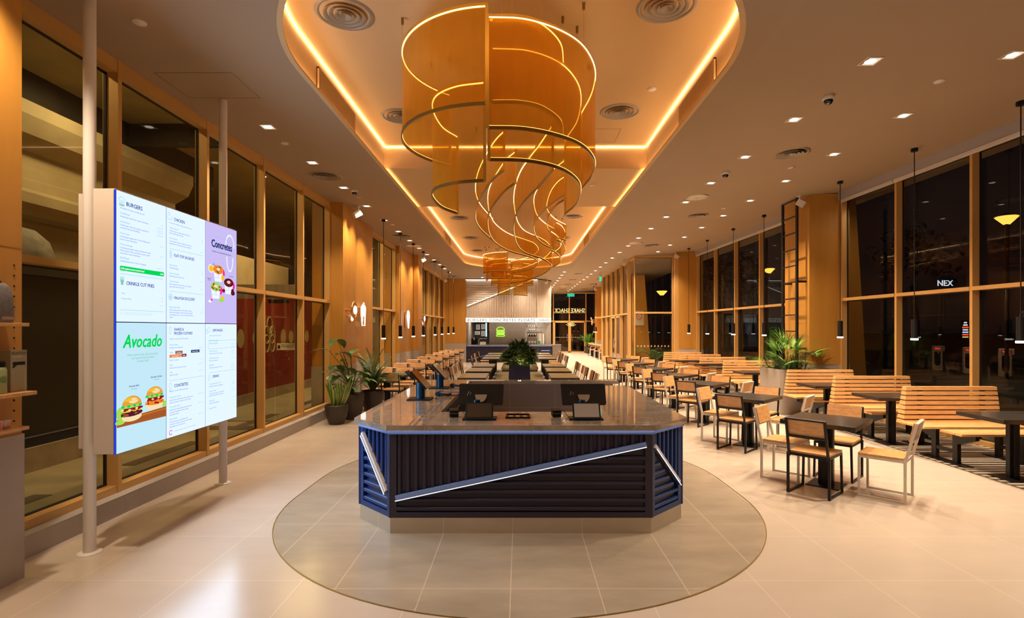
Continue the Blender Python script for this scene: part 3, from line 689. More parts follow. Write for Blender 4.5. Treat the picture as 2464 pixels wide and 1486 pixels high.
def vent(x, y, z, r, label, group):
    global VN
    if VN is None:
        t = thing('round_diffuser', label, 'air vent', (x, y, z), 0, group); q = 1.0
        b = MB(); b.lathe([(.235, .0), (.25, -.012), (.27, -.010), (.285, .0)], n=40); b.build('outer_ring', 'vent_metal', t)
        b = MB(); b.lathe([(0, .002), (.24, .002)], n=40); b.build('cavity', 'vent_hole', t)
        for r1 in (.20, .145, .09):
            b = MB(); b.lathe([(r1 - .035, .0), (r1, -.026), (r1 + .004, -.024), (r1 - .028, .001)], n=40); b.build('cone_ring', 'vent_metal', t)
        b = MB(); b.lathe([(.055, -.022), (.03, -.012), (0, -.002)], n=24); b.build('centre_cone', 'vent_metal', t)
        VN = t; return t
    return copy_thing(VN, label, (x, y, z), 0, group)
VN = None
names = [('above left of the gold cylinder, nearest', -1.69, 5.15, 4.82), ('above right of the gold cylinder, nearest', 1.39, 5.02, 4.82), ('half hidden left behind the gold cylinder', -1.70, 7.62, 4.82), ('in the near tray right of the gold cylinder, second', 1.41, 7.46, 4.82),
         ('in the far tray on its left side, first', -1.65, 14.6, 4.82), ('in the far tray on its left side, second', -1.65, 17.8, 4.82), ('in the far tray on its left side, third', -1.65, 20.7, 4.82), ('in the far tray on its right side, first', 1.46, 14.4, 4.82), ('in the far tray on its right side, second', 1.46, 17.8, 4.82)]
for n_, x, y, z in names: vent(x, y, z, .24, 'round ceiling air diffuser ' + n_, 'round diffusers in the ceiling tray')
for n_, x, y in [('first', -3.33, 9.14), ('second', -3.31, 15.04), ('third', -3.30, 21.0), ('fourth, just before the kitchen', -3.3, 26.4)]:
    vent(x, y, C0, .27, 'round ceiling air diffuser near the left windows, ' + n_, 'round diffusers near the left windows')
for n_, x, y in [('first', 4.25, 8.35), ('second', 4.30, 12.95), ('third', 4.33, 17.6), ('fourth', 2.85, 25.8), ('fifth', 2.85, 28.9), ('sixth', 2.85, 31.9), ('seventh', 2.85, 36.0), ('eighth', 4.45, 29.6), ('ninth', 4.45, 33.0), ('tenth', 4.45, 36.8)]:
    vent(x, y, zc(x), .27, 'round ceiling air diffuser right of the tray, %s from the camera' % n_, 'round diffusers right of the tray')
def disc(x, y, z, r, label, cat, name, group):
    t = thing(name, label, cat, (x, y, z), 0, group)
    b = MB(); b.lathe([(0, -.012), (r * .94, -.012), (r, -.006), (r, 0)], n=32); b.build('cover', 'white_plastic', t)
    if r > .1:
        b = MB(); b.lathe([(r * .80, -.014), (r * .82, -.014)], n=32); b.lathe([(0, -.0135), (r * .12, -.0135)], n=12); b.build('rim_joint', 'vent_metal', t)
for n_, x, y, r in [('largest, between the right downlight rows', 3.66, 11.0, .24), ('second, further down the right rows', 3.66, 16.9, .24), ('beside a pendant near the left windows', -3.36, 16.85, .24), ('far away beside the kitchen front', 2.75, 33.6, .24)]:
    disc(x, y, zc(x), r, 'white round ceiling speaker cover, ' + n_, 'speaker', 'ceiling_speaker', 'ceiling speakers')
for n_, x, y, z in [('big one near the left white pole', -3.25, 4.55, C0), ('between the first left downlights', -3.32, 7.52, C0), ('in the near tray right of the cylinder', 1.68, 6.75, 4.82), ('near the upper right corner', 4.72, 5.98, zc(4.72)), ('between the right rows, mid distance', 4.7, 9.2, zc(4.7)),
                    ('between the right rows, further back', 4.72, 12.3, zc(4.72)), ('between the right rows, far back', 4.72, 15.5, zc(4.72)), ('under the beam between the trays', 1.35, 9.9, 4.45), ('left side near the wood wall', -3.2, 10.6, C0), ('left side above the fries sign', -3.2, 13.4, C0)]:
    disc(x, y, z, .055, 'small round sprinkler cover plate on the ceiling, ' + n_, 'sprinkler cover', 'sprinkler_cover', 'sprinkler cover plates')
def domecam(x, y, label):
    t = thing('security_camera', label, 'camera', (x, y, zc(x)))
    b = MB(); b.lathe([(.062, 0), (.066, -.02), (.060, -.045), (.05, -.05)], n=28); b.build('housing', 'white_plastic', t)
    b = MB(); b.lathe([(.052, -.045), (.05, -.065), (.036, -.088), (.015, -.098), (0, -.1)], n=28); b.build('dome', 'dome', t)
    b = MB(); b.lathe([(0.0, -.102), (.014, -.1), (.016, -.09)], (-.012, -.02, 0), n=12); b.build('lens_ring', 'steel', t)
domecam(3.6, 6.2, 'largest black and white dome security camera near the upper right downlights')
domecam(3.56, 9.2, 'smaller dome security camera between the right downlights'); domecam(-3.12, 10.07, 'dome security camera above the left wood pillar')
domecam(-3.1, 21.9, 'tiny distant dome security camera on the left ceiling')
def projector(x, y, label, a):
    t = thing('wall_projector', label, 'spotlight', (x, y, zc(x)), a)
    b = MB(); b.cyl((0, 0, 0), (0, 0, -.02), .05, n=16); b.build('ceiling_rose', 'white_plastic', t)
    b = MB(); b.bar((0, 0, -.02), (0, 0, -.10), .02, .02); b.bar((-.05, 0, -.10), (.05, 0, -.10), .02, .02); b.build('bracket', 'white_plastic', t)
    b = MB(); b.obox((0, .03, -.17), (.055, 0, 0), (0, .07, -.045), (0, .035, .055)); b.build('head', 'white_plastic', t)
    b = MB(); b.obox((0, -.042, -.125), (.045, 0, 0), (0, .002, -.001), (0, .025, .04)); b.build('front_glass', 'vent_metal', t)
projector(-3.45, 11.4, 'white spotlight fixed above the front left wood pillar', 2.2)
projector(-3.42, 19.0, 'white spotlight fixed above the second left wood pillar', 2.2)
projector(6.05, 11.5, 'white spotlight fixed above the wood column with the ladder', -2.2)
projector(5.85, 19.9, 'small white spotlight right of the glass vestibule', -2.2); projector(4.15, 21.3, 'small white spotlight left of the glass vestibule corner', -2.2)
projector(1.45, 28.2, 'black rail spotlight at the right edge of the ribbed kitchen front', 2.6)
projector(5.1, 35.9, 'small distant spotlight before the far right column', -2.2); projector(-3.8, 27.4, 'small distant spotlight before the left kitchen wall', 2.2)

PD = None
def pendant(x, y, zb, label, group):
    global PD
    z = zc(x); L = z - zb - .33
    t = thing('pendant_lamp', label, 'pendant lamp', (x, y, zb), 0, group)
    b = MB(); b.cyl((0, 0, .02), (0, 0, .33), .046, n=24); b.build('lamp_shade', 'black_metal', t)
    b = MB(); b.cyl((0, 0, -.005), (0, 0, .022), .052, n=24); b.build('diffuser', 'lamp_disc', t)
    b = MB(); b.cyl((0, 0, .33), (0, 0, z - zb - .03), .007, n=8); b.build('cable', 'black_metal', t)
    b = MB(); b.cyl((0, 0, z - zb - .05), (0, 0, z - zb), .05, n=20); b.build('ceiling_cap', 'black_metal', t)
    ld = bpy.data.lights.new('pendant_beam', 'SPOT'); ld.energy = E_PEND; ld.color = (1, .82, .62); ld.spot_size = math.radians(120); ld.spot_blend = .8; ld.shadow_soft_size = .04
    lo = bpy.data.objects.new('beam', ld); COL.objects.link(lo); lo.parent = t; lo.location = (0, 0, -.03)
for k, y in enumerate([6.77, 8.53, 10.42, 13.48, 15.3, 17.26, 19.0]):
    pendant(6.38 - .027 * (y - 6.77), y, 1.60, 'black cylinder pendant over the window benches, %s from the camera' % ORD[k], 'pendants over the window benches')
for k, y in enumerate([12.8, 14.6, 16.4, 18.1, 20.6, 22.5, 24.5, 26.4]):
    pendant(-3.27, y, 1.53, 'black cylinder pendant over the left table row, %s from the camera' % ORD[k], 'pendants over the left tables')
pendant(4.9, 35.0, 1.55, 'black cylinder pendant far back over the small white chairs', 'far pendants'); pendant(4.75, 33.0, 1.55, 'black cylinder pendant far back just right of the small white chairs', 'far pendants')

# ================================================================== CHANDELIER
CH = thing('chandelier', 'huge swirling gold mesh chandelier of glowing curved sheets hung along the ceiling tray', 'chandelier', (0, 0, 0))
def sheet(path, dt, db, ends=(1, 1), n=8, sm=True, led=(1, 1)):
    pts = spline(path, n) if sm else path
    zt, z0 = H + dt, H + db
    b = MB(); b.wallstrip(pts, z0, zt); sh = b.build('mesh_sheet', 'gold_mesh', CH)
    b = MB(); b.wallstrip(pts, z0 - .004, z0 + .026, t=.012); b.build('bottom_rail', 'gold_dark', sh)
    b = MB(); b.wallstrip(pts, zt - .004, zt + .022, t=.012); b.build('top_rail', 'gold', sh)
    off = []
    m = len(pts)
    for k in range(m):
        d = Vector(pts[min(k + 1, m - 1)]) - Vector(pts[max(k - 1, 0)]); d.normalize(); off.append((pts[k][0] + d.y * .006, pts[k][1] - d.x * .006))
    if led[0]: b = MB(); b.wallstrip(off, zt - .010, zt - .004, t=.010); b.build('led_line', 'led_gold', sh)
    if led[1]: b = MB(); b.wallstrip(off, z0 + .0265, z0 + .0275, t=.012); b.build('led_line', 'led_dim', sh)
    for e, p in zip(ends, (pts[0], pts[-1])):
        if e: b = MB(); b.box(p[0] - .013, p[1] - .013, z0, p[0] + .013, p[1] + .013, zt + .02); b.build('end_post', 'gold', sh)
    wires = [pts[int(len(pts) * f)] for f in (.12, .5, .88)]
    for p in wires:
        b = MB(); b.cyl((p[0], p[1], zt), (p[0], p[1], 4.80), .0022, n=5); w = b.build('suspension_wire', 'gold', CH)
        b = MB(); b.cyl((p[0], p[1], 4.755), (p[0], p[1], 4.82), .014, n=10); b.build('wire_fitting', 'gold_dark', w)
cx, cy = -.22, 5.5
sheet(arc(cx, cy, .97, 266.5, 128, 44), 2.75, 1.905, sm=False)                       # outer left drum
sheet([(-.24, 4.535), (0, 4.54), (.2, 4.65), (.38, 4.95), (.44, 5.34)], 2.66, 1.92, ends=(1, 0))
sheet([(-.27, 4.50), (.05, 4.53), (.36, 4.70), (.60, 4.97), (.77, 5.42), (.81, 5.95), (.76, 6.5)], 2.64, 1.69)   # outer right
sheet([(-.27, 4.72), (.08, 4.76), (.38, 4.98), (.58, 5.36), (.67, 5.8), (.69, 6.4), (.60, 7.0)], 2.49, 1.49)     # inner right
sheet([(-.31, 4.75), (-.58, 4.83), (-.79, 5.03), (-.87, 5.35), (-.84, 5.8), (-.71, 6.1)], 2.20, 1.31)            # inner left
def P(u, v, db):          # plan position of a lower edge seen in the photograph, at height db above the eye
    px, py = 1120 + u / 3.811, 330 + v / 3.811
    y = db * F / (HY - py); return ((px - VX) * y / F, y)
def rib(uv, db, dt, ends=(1, 1)): sheet([P(u, v, db) for u, v in uv], dt, db, ends, 5)
rib([(355, 310), (275, 375), (190, 480), (120, 600), (95, 690), (100, 780), (150, 860), (250, 950)], 1.80, 2.26)
rib([(460, 430), (375, 490), (285, 595), (225, 690), (205, 780), (222, 890), (280, 975), (400, 1045), (550, 1088), (635, 1118), (668, 1165), (610, 1210), (510, 1233), (415, 1250)], 1.79, 2.20)
rib([(800, 315), (680, 455), (590, 545), (500, 650), (452, 770), (446, 880), (480, 1000), (550, 1065), (690, 1112), (765, 1155), (788, 1200), (700, 1265), (550, 1318), (415, 1340)], 1.63, 2.12)
rib([(912, 540), (800, 610), (700, 700), (640, 780), (628, 850), (655, 930), (720, 988), (810, 1030)], 1.90, 2.42)
rib([(912, 580), (845, 622), (780, 700), (746, 800), (768, 862), (835, 915), (920, 950)], 2.10, 2.50)
rib([(780, 1035), (840, 1070), (872, 1112), (866, 1155), (800, 1195)], 1.70, 2.12)
rib([(828, 940), (885, 970), (917, 1025), (905, 1065), (875, 1100)], 2.0, 2.40)
fx, fy = -.28, 20.2
sheet(arc(fx, fy, 1.10, 262, 150, 20), 2.76, 2.06, sm=False)
sheet(arc(fx, fy, .98, 255, 165, 16), 2.54, 1.82, sm=False)
sheet(arc(fx, fy, .80, 270, -60, 40), 2.40, 1.65, sm=False)
sheet(arc(fx, fy, .55, 262, 160, 14), 2.02, 1.26, sm=False)
sheet(arc(fx, fy, .58, 276, 370, 14), 1.95, 1.23, sm=False)
sheet(arc(fx + .05, fy, .66, 250, 120, 16), 2.62, 1.95, sm=False)

# ================================================================== MENU BOARD
emis('screen_white', (.80, .95, 1.4), 1.0); emis('screen_lilac', (.60, .52, .92), 1.0); emis('screen_sky', (.56, .82, .95), 1.0)
for nm, c in (('ink_navy', (.01, .03, .16)), ('ink_grey', (.20, .34, .42)), ('ink_teal', (.25, .62, .50)), ('ink_green', (.0, .70, .09)), ('ink_red', (.28, .01, .02)), ('ink_brown', (.32, .10, .03)), ('ink_orange', (.9, .25, .02)), ('ink_bun', (.80, .36, .06)), ('ink_bun2', (.95, .75, .42)),
              ('ink_lime', (.35, .75, .10)), ('ink_pink', (.95, .02, .35)), ('ink_white', (.9, .95, 1)), ('ink_gold', (.95, .55, .02)), ('ink_wine', (.10, .01, .03)), ('ink_pale', (.42, .48, .85)), ('ink_wood', (.40, .10, .02)), ('ink_blue', (.02, .06, .9))):
    emis(nm, c, 1.0)
XM, Y0M, Y1M, Z0M, Z1M = -3.13, 4.13, 5.89, .80, 2.86
t = thing('menu_board', 'large white box with six bright menu screens mounted on two white poles', 'menu board')
b = MB(); b.box(XM - .018, Y0M + .01, Z0M, XM - .19, Y1M, Z1M + .01); b.build('cabinet', 'panel_white', t, bevel=.004)
b = MB(); b.box(XM - .30, Y0M + .15, Z0M + .01, XM - .42, Y1M + .02, Z1M + .005); b.build('back_box', 'panel_white', t, bevel=.004)
b = MB(); b.box(XM - .19, Y0M + .16, Z0M + .01, XM - .30, Y1M, Z1M); b.build('back_box', 'panel_white', t)
b = MB(); b.box(XM - .003, Y0M, Z0M, XM - .02, Y1M + .004, Z1M); b.build('bezel', 'black_plastic', t)
b = MB(); b.box(XM - .004, Y0M - .003, Z0M - .002, XM - .014, Y0M, Z1M); b.build('edge_glow', 'ink_blue', t)
ld = bpy.data.lights.new('screen_light', 'AREA'); ld.shape = 'RECTANGLE'; ld.size = 2.0; ld.size_y = 1.7; ld.energy = 62; ld.color = (.60, .80, 1.0)
lo = bpy.data.objects.new('screen_light', ld); COL.objects.link(lo); lo.parent = t; lo.location = (XM + .01, (Y0M + Y1M) / 2, (Z0M + Z1M) / 2); lo.rotation_euler = (0, -PI / 2, 0)
PW, PH = .580, 1.026
class Screen:
    def __init__(s, c, r, bg):
        s.y0 = Y0M + .004 + c * (Y1M - Y0M) / 3; s.z1 = Z1M - .003 - r * (Z1M - Z0M) / 2
        b = MB(); b.box(XM, s.y0, s.z1 - PH + .003, XM - .004, s.y0 + PW - .003, s.z1); s.o = b.build('screen', bg, t); s.L = {}; s.d = 0
    def m(s, ink):
        if ink not in s.L: s.L[ink] = MB()
        s.d += .000012
        return s.L[ink], .0006 + s.d
    def text(s, fx, fy, body, size, ink, al='LEFT', bold=0.0, shear=0, kx=1.0, sp=1.0):   # fx, fy fractions from the top left
        b, d = s.m(ink); vs, fs = text_geo(body, 1.0, al, shear, bold, sp)
        b.add([(XM + d, s.y0 + fx * PW + v[0] * size * kx, s.z1 - fy * PH + v[1] * size) for v in vs], fs)
    def poly(s, pts, ink):
        b, d = s.m(ink); b.add([(XM + d, s.y0 + x * PW, s.z1 - y * PH) for x, y in pts], [tuple(range(len(pts)))[::-1]])
    def ell(s, x, y, rx, ry, ink, a0=0, a1=360, n=20):
        s.poly([(x + rx * math.cos(math.radians(a0 + (a1 - a0) * k / n)), y - ry * math.sin(math.radians(a0 + (a1 - a0) * k / n))) for k in range(n + (0 if a1 - a0 == 360 else 1))], ink)
    def rect(s, x0, y0, x1, y1, ink): s.poly([(x0, y0), (x0, y1), (x1, y1), (x1, y0)], ink)
    def ring(s, x, y, rx, ry, ink, a0=0, a1=360, w=.006):
        b, d = s.m(ink); n = 20; vs = []
        for k in range(n + 1):
            a = math.radians(a0 + (a1 - a0) * k / n)
            for q in (0, w): vs.append((XM + d, s.y0 + (x + (rx + q) * math.cos(a)) * PW, s.z1 - (y - (ry + q * PW / PH) * math.sin(a)) * PH))
        b.add(vs, [(2 * k, 2 * k + 2, 2 * k + 3, 2 * k + 1) for k in range(n)])
    def done(s):
        for ink, b in s.L.items(): b.build({'ink_navy': 'heading_lettering', 'ink_grey': 'small_print', 'ink_teal': 'item_lettering'}.get(ink, 'picture'), ink, s.o)
NV, GR, TE = 'ink_navy', 'ink_grey', 'ink_teal'
hs, ss, ts = .040, .0165, .021
s = Screen(0, 0, 'screen_white')
for k in range(3): s.ring(.09, .075 - .0 + k * .012, .045, .006, TE, 0, 360, .004)
s.ring(.09, .068, .048, .026, TE, 0, 180); s.rect(.045, .098, .135, .110, TE)
s.text(.17, .098, 'BURGERS', .046, NV, bold=.022, kx=.95); s.text(.06, .130, 'No added hormones, no antibiotics ever', ss, NV)
def items(s, rows, x=.06, xp=.92):
    for fy, ttl, lines, prices in rows:
        s.text(x, fy, ttl, ts, TE, bold=.02)
        for k, l in enumerate(lines): s.text(x, fy + .024 + k * .021, l, ss, NV)
        for k, p in enumerate(prices): s.text(xp, fy + .012 + k * .024, p, ss * .9, TE, 'RIGHT')
items(s, [(.170, 'ShackBurger', ['Cheeseburger with lettuce, tomato, ShackSauce'], ['RM', 'Single 23.00', 'Double 32.00']), (.236, 'SmokeShack', ['Cheeseburger with cherry peppers, applewood-', 'smoked smoky beef, ShackSauce'], ['Single 28.00', 'Double 38.00']),
          (.324, 'Shack Stack', ['Cheeseburger topped with a \'Shroom Burger with', 'lettuce, tomato, ShackSauce'], ['', '37.00']), (.410, '\'Shroom Burger', ['Crisp-fried portobello mushroom filled with melted', 'Monterey Jack, Tilsiter and Colby cheeses, topped', 'with lettuce, tomato, ShackSauce'], ['', '27.00']),
          (.512, 'Beef Burger', ['Griddled patty and your choice of toppings'], ['', 'Single 19.00', 'Double 27.00'])])
s.rect(.07, .568, .93, .605, 'ink_green'); s.ell(.07, .5865, .018, .0185, 'ink_green'); s.ell(.93, .5865, .018, .0185, 'ink_green')
s.text(.07, .594, 'Add applewood-smoked beef', .022, 'ink_white', bold=.03); s.text(.93, .594, '+6.00', .02, 'ink_white', 'RIGHT', bold=.03)
s.rect(.06, .628, .93, .631, TE); s.poly([(.06, .675), (.075, .715), (.115, .715), (.13, .675)], TE)
for k in range(5): s.rect(.062 + k * .014, .65 + .006 * (k % 2), .070 + k * .014, .675, TE)
s.text(.17, .71, 'CRINKLE CUT FRIES', hs, NV, bold=.022, kx=.92)
items(s, [(.785, 'Fries', [], ['RM', '12.00']), (.825, 'Cheese Fries', [], ['', '16.00'])], .08); s.rect(.06, .905, .93, .908, TE)
for k in range(2): s.text(.06, .928 + k * .014, 'Prices are in ringgit and include tax. Please tell our team about any allergy or dietary need', .010, TE)
s.done()
s = Screen(1, 0, 'screen_white')
s.ring(.07, .075, .05, .022, TE, 180, 380); s.ring(.05, .050, .02, .012, TE); s.text(.17, .098, 'CHICKEN', hs, NV, bold=.022, kx=.9); s.text(.06, .130, 'Your choice of thigh or breast, crisp-fried to order', ss * .95, NV)
items(s, [(.175, 'Chicken Shack', ['Chicken breast or thigh topped with lettuce,', 'pickles, buttermilk herb mayo'], ['', 'RM', '23.00']), (.265, 'Hot Chicken', ['Crispy chicken breast or thigh dusted with a hot', 'pepper blend and topped with slaw and pickles'], ['', '', '25.00'])])
s.rect(.06, .350, .93, .353, TE); s.ring(.08, .40, .012, .03, TE); s.ring(.10, .40, .012, .03, TE); s.text(.17, .415, 'FLAT-TOP SAUSAGES', .038, NV, bold=.022, kx=.84)
items(s, [(.500, 'Beef Sausage', ['100% beef sausage'], ['RM', '15.00']), (.572, 'Cheese Sausage', ['Beef sausage with cheese sauce'], ['', '19.00']), (.642, 'Smoke Sausage', ['Beef sausage with cheese sauce, cherry peppers,', 'applewood-smoked smoky beef'], ['', '22.00'])])
s.rect(.06, .722, .93, .725, TE)
for a in range(5): s.ring(.085 + .028 * math.cos(a * 1.257), .775 + .018 * math.sin(a * 1.257), .018, .011, TE)
s.text(.17, .790, 'MALAYSIA EXCLUSIVE', .037, NV, bold=.022, kx=.84)
items(s, [(.868, 'Bunga Raya Shake', ['Hibiscus jelly topped with vanilla frozen custard,', 'blended with dragon fruit and gula melaka, topped', 'with whipped cream, coconut crumble, gula melaka', 'drizzle'], ['RM', '22.00'])]); s.done()
s = Screen(2, 0, 'screen_lilac')
s.ell(.78, .22, .16, .13, 'screen_sky', 30, 330, 30) if False else None
s.ring(.76, .20, .13, .12, 'ink_white', 0, 180, .03); s.ring(.76, .30, .09, .14, 'ink_white', 180, 360, .03)
s.text(.52, .135, 'SUNWAY PYRAMID EXCLUSIVE', .020, 'ink_pale', 'CENTER'); s.text(.5, .235, 'Concretes', .108, NV, 'CENTER', bold=.045, kx=.84); s.text(.5, .285, 'Premium ice cream blended with mix-ins.', .022, NV, 'CENTER', bold=.02, kx=.98); s.text(.5, .335, 'RM 12.00', .018, 'ink_pale', 'CENTER')
def cup(x, y, c1, c2):
    s.ell(x + .11, y + .03, .10, .05, 'ink_pink'); s.poly([(x - .15, y), (x - .11, y + .12), (x + .11, y + .12), (x + .15, y)], 'ink_white'); s.ell(x, y, .16, .045, c1)
    random.seed(int(x * 100)); [s.ell(x + random.uniform(-.12, .12), y + random.uniform(-.03, .03), .03, .012, c2, n=7) for _ in range(9)]
    s.ell(x, y - .005, .06, .016, 'ink_bun2'); s.text(x - .10, y + .085, 'shake shack', .018, 'ink_pale'); s.ring(x, y + .045, .018, .018, NV, w=.004)
s.ell(.16, .455, .09, .042, 'ink_white'); s.ell(.16, .455, .07, .032, 'ink_gold'); s.text(.24, .405, 'The\nGolden Rule', .016, NV, 'CENTER', bold=.02)
cup(.38, .455, 'ink_orange', 'ink_brown'); cup(.72, .57, 'ink_wine', 'ink_red'); cup(.30, .63, 'ink_lime', 'ink_brown')
s.ell(.52, .53, .05, .03, 'ink_gold'); s.text(.8, .505, 'Shack Attack', .016, NV, 'CENTER', bold=.02); s.text(.10, .56, 'Cleopatra\'s\nDream', .016, NV, 'CENTER', bold=.02)
s.ell(.86, .675, .07, .025, 'ink_wine'); s.ell(.85, .65, .05, .02, 'ink_wine'); s.ell(.55, .66, .05, .02, 'ink_red'); s.ell(.48, .76, .08, .022, 'ink_lime'); s.ell(.52, .735, .05, .018, 'ink_gold'); s.ell(.12, .78, .05, .014, 'ink_white'); s.ell(.17, .765, .03, .01, 'ink_pink')
s.done()
s = Screen(0, 1, 'screen_sky')
s.text(.5, .195, 'Avocado', .150, 'ink_green', 'CENTER', bold=.028, shear=.28, kx=.84)
for k, l in enumerate(['Made with freshly sliced avocado', 'and applewood-smoked', 'streaky beef.']): s.text(.5, .262 + k * .026, l, .027, TE, 'CENTER', bold=.01)
s.text(.78, .455, 'Avocado Chicken', .020, NV, 'CENTER', bold=.02); s.text(.78, .478, 'RM 36.00', .016, GR, 'CENTER'); s.text(.32, .505, 'Avocado Beef', .020, NV, 'CENTER', bold=.02); s.text(.32, .528, 'RM 36.00', .016, GR, 'CENTER')
s.poly([(.0, .742), (.0, .800), (1.0, .800), (1.0, .715), (.55, .728)], 'ink_wood')
s.poly([(.0, .772), (.0, .78), (1.0, .775), (1.0, .768)], 'ink_brown'); s.poly([(.0, .745), (.3, .752), (1.0, .735), (1, .731), (.3, .746), (0, .742)], 'ink_orange')
def burg(x, y, k, meat):
    burg0(x, y, k, meat); random.seed(int(x * 77))
    for _ in range(16): s.ell(x + random.uniform(-.19, .19) * k, y + random.uniform(.030, .060) * k, .028 * k, .010 * k, random.choice([meat, 'ink_red' if meat == 'ink_orange' else 'ink_brown', meat]), n=8)
    for q in range(9): s.ell(x + (-.18 + q * .045) * k, y + (.012 + .006 * (q % 2)) * k, .03 * k, .008 * k, 'ink_red' if q % 3 else 'ink_bun2', n=8)
    for q in range(7): s.ell(x + (-.17 + q * .055) * k, y + (-.012 + .005 * (q % 2)) * k, .036 * k, .010 * k, 'ink_lime' if q % 2 else 'ink_green', n=8)
    s.ell(x - .02 * k, y - .045 * k, .13 * k, .035 * k, 'ink_gold', 10, 170); s.ell(x + .04 * k, y - .062 * k, .05 * k, .010 * k, 'ink_bun2', n=10)
def burg0(x, y, k, meat):
    s.ell(x, y + .075 * k, .19 * k, .035 * k, 'ink_bun2'); s.ell(x, y + .045 * k, .21 * k, .026 * k, meat, n=14); s.rect(x - .17 * k, y + .012 * k, x + .17 * k, y + .034 * k, 'ink_gold' if meat != 'ink_orange' else 'ink_red')
    s.ell(x + .02, y + .008 * k, .2 * k, .012 * k, 'ink_red'); s.ell(x - .03, y - .010 * k, .19 * k, .014 * k, 'ink_lime'); s.ell(x, y - .016 * k, .19 * k, .075 * k, 'ink_bun', 0, 180); s.ell(x + .03, y - .05 * k, .09 * k, .02 * k, 'ink_bun2')
s.ell(.06, .70, .07, .05, 'ink_lime'); s.ell(.06, .765, .09, .018, 'ink_lime'); s.ell(.95, .69, .06, .025, 'ink_lime')
burg(.28, .665, 1.0, 'ink_wine'); burg(.74, .615, .95, 'ink_orange'); s.done()
s = Screen(1, 1, 'screen_white')
s.ring(.08, .065, .022, .028, TE); s.rect(.078, .02, .086, .04, TE); s.text(.17, .065, 'SHAKES &\nFROZEN CUSTARD', .036, NV, bold=.022, kx=.88); s.text(.06, .142, 'Premium ice cream, made in-house daily', ss, NV)
items(s, [(.195, 'Classic Shakes', ['Hand-spun every single time'], ['', 'Small 15.00', 'Reg 18.00'])])
for (x0, x1, y, ink, tx) in ((.2, .38, .245, 'ink_brown', 'Chocolate'), (.60, .83, .245, NV, 'Black & White'), (.06, .34, .275, 'ink_orange', 'Salted Caramel'), (.35, .48, .275, 'ink_red', 'Coffee')):
    s.rect(x0, y, x1, y + .026, ink); s.text((x0 + x1) / 2, y + .019, tx, .016, 'ink_white', 'CENTER', bold=.02)
s.text(.07, .262, 'Vanilla', .016, NV)
items(s, [(.330, 'Make it malted', [], ['+2.00']), (.372, 'Floats', ['Make one with your choice of soda'], ['Large 15.00']), (.435, 'Cups', ['Vanilla, Chocolate'], ['Single 9.00'])])
s.rect(.06, .500, .93, .503, TE); s.ring(.08, .545, .025, .02, TE); s.ring(.08, .57, .02, .022, TE, 180, 360); s.text(.17, .565, 'CONCRETES', hs, NV, bold=.022, kx=.9); s.text(.06, .600, 'Premium ice cream blended with mix-ins', ss, NV)
items(s, [(.655, 'Cleopatra\'s Dream', ['Vanilla frozen custard blended with pistachio sauce,', 'topped with matcha cookies and crispy crepes'], ['Single 15.00']), (.740, 'The Golden Rule', ['Vanilla frozen custard blended with passion fruit', 'and mango, topped with caramel cookies', 'and golden sprinkle'], ['Single 15.00']),
          (.845, 'Shack Attack', ['Chocolate frozen custard blended with', 'Chocolate Concierge chocolate chunks, brownie,', 'Shack fudge sauce, chocolate rice'], ['Single 15.00'])])
s.ring(.09, .955, .028, .016, 'ink_pink', 20, 330, .012); s.text(.18, .955, 'All charges and prices stated are inclusive of tax. Please ask for allergen advice', .010, NV); s.done()
s = Screen(2, 1, 'screen_white')
s.ring(.09, .06, .035, .024, TE); s.ring(.03, .075, .03, .016, TE); s.text(.2, .075, 'LEMONADES', .036, NV, bold=.022, kx=.9); s.text(.12, .120, 'Made in house with real cane sugar', ss * .85, NV)
b_, d_ = s.m(TE)
for q in ((.07, .165, .97, .168), (.07, .245, .97, .248), (.07, .165, .076, .248), (.964, .165, .97, .248)): s.rect(*q, TE)
items(s, [(.172, 'Featured Lemonade', [], []), (.200, 'Hibiscus Fifty/Fifty', [], ['Reg 15.00', 'Large 20.00']), (.275, 'Fresh Lemonade', ['Made in house with real cane sugar'], ['Reg 10.00', 'Large 15.00']), (.345, 'Sparkling Lemonade', ['Passion fruit, raspberry'], ['Reg 15.00']), (.415, 'Fifty/Fifty', ['Half lemonade, half organic iced tea'], ['Reg 10.00', 'Large 15.00'])], .1)
s.rect(.1, .480, .95, .483, TE); s.ring(.1, .53, .022, .026, TE); s.text(.2, .535, 'DRINKS', .038, NV, bold=.022, kx=.9)
items(s, [(.600, 'Organic Brewed Iced Tea', ['Brewed fresh daily and unsweetened'], ['Reg 8.00', 'Large 10.00']), (.670, 'Fountain Soda', ['Coca-Cola Less Sugar, Coca-Cola Zero,', 'Sprite, Fanta Strawberry, Fanta Grape'], ['Reg 8.00', 'Large 10.00']), (.765, 'Apple Juice', ['Mountain fresh Apple Juice'], ['10.00']), (.840, 'Bottled Water', [], ['6.00'])], .1); s.done()
def pole(x, y, label):
    t = thing('support_pole', label, 'pole', (x, y, 0), 0, None)
    b = MB(); b.cyl((0, 0, 0), (0, 0, C0), .043, n=32); b.build('tube', 'white_paint', t)
    b = MB(); b.lathe([(.085, 0), (.085, .008), (.07, .014), (.043, .016)], n=32); b.build('base_ring', 'white_paint', t)
pole(-3.41, 4.22, 'near white steel pole from floor to ceiling holding the menu board'); pole(-3.41, 6.12, 'farther white steel pole from floor to ceiling holding the menu board')

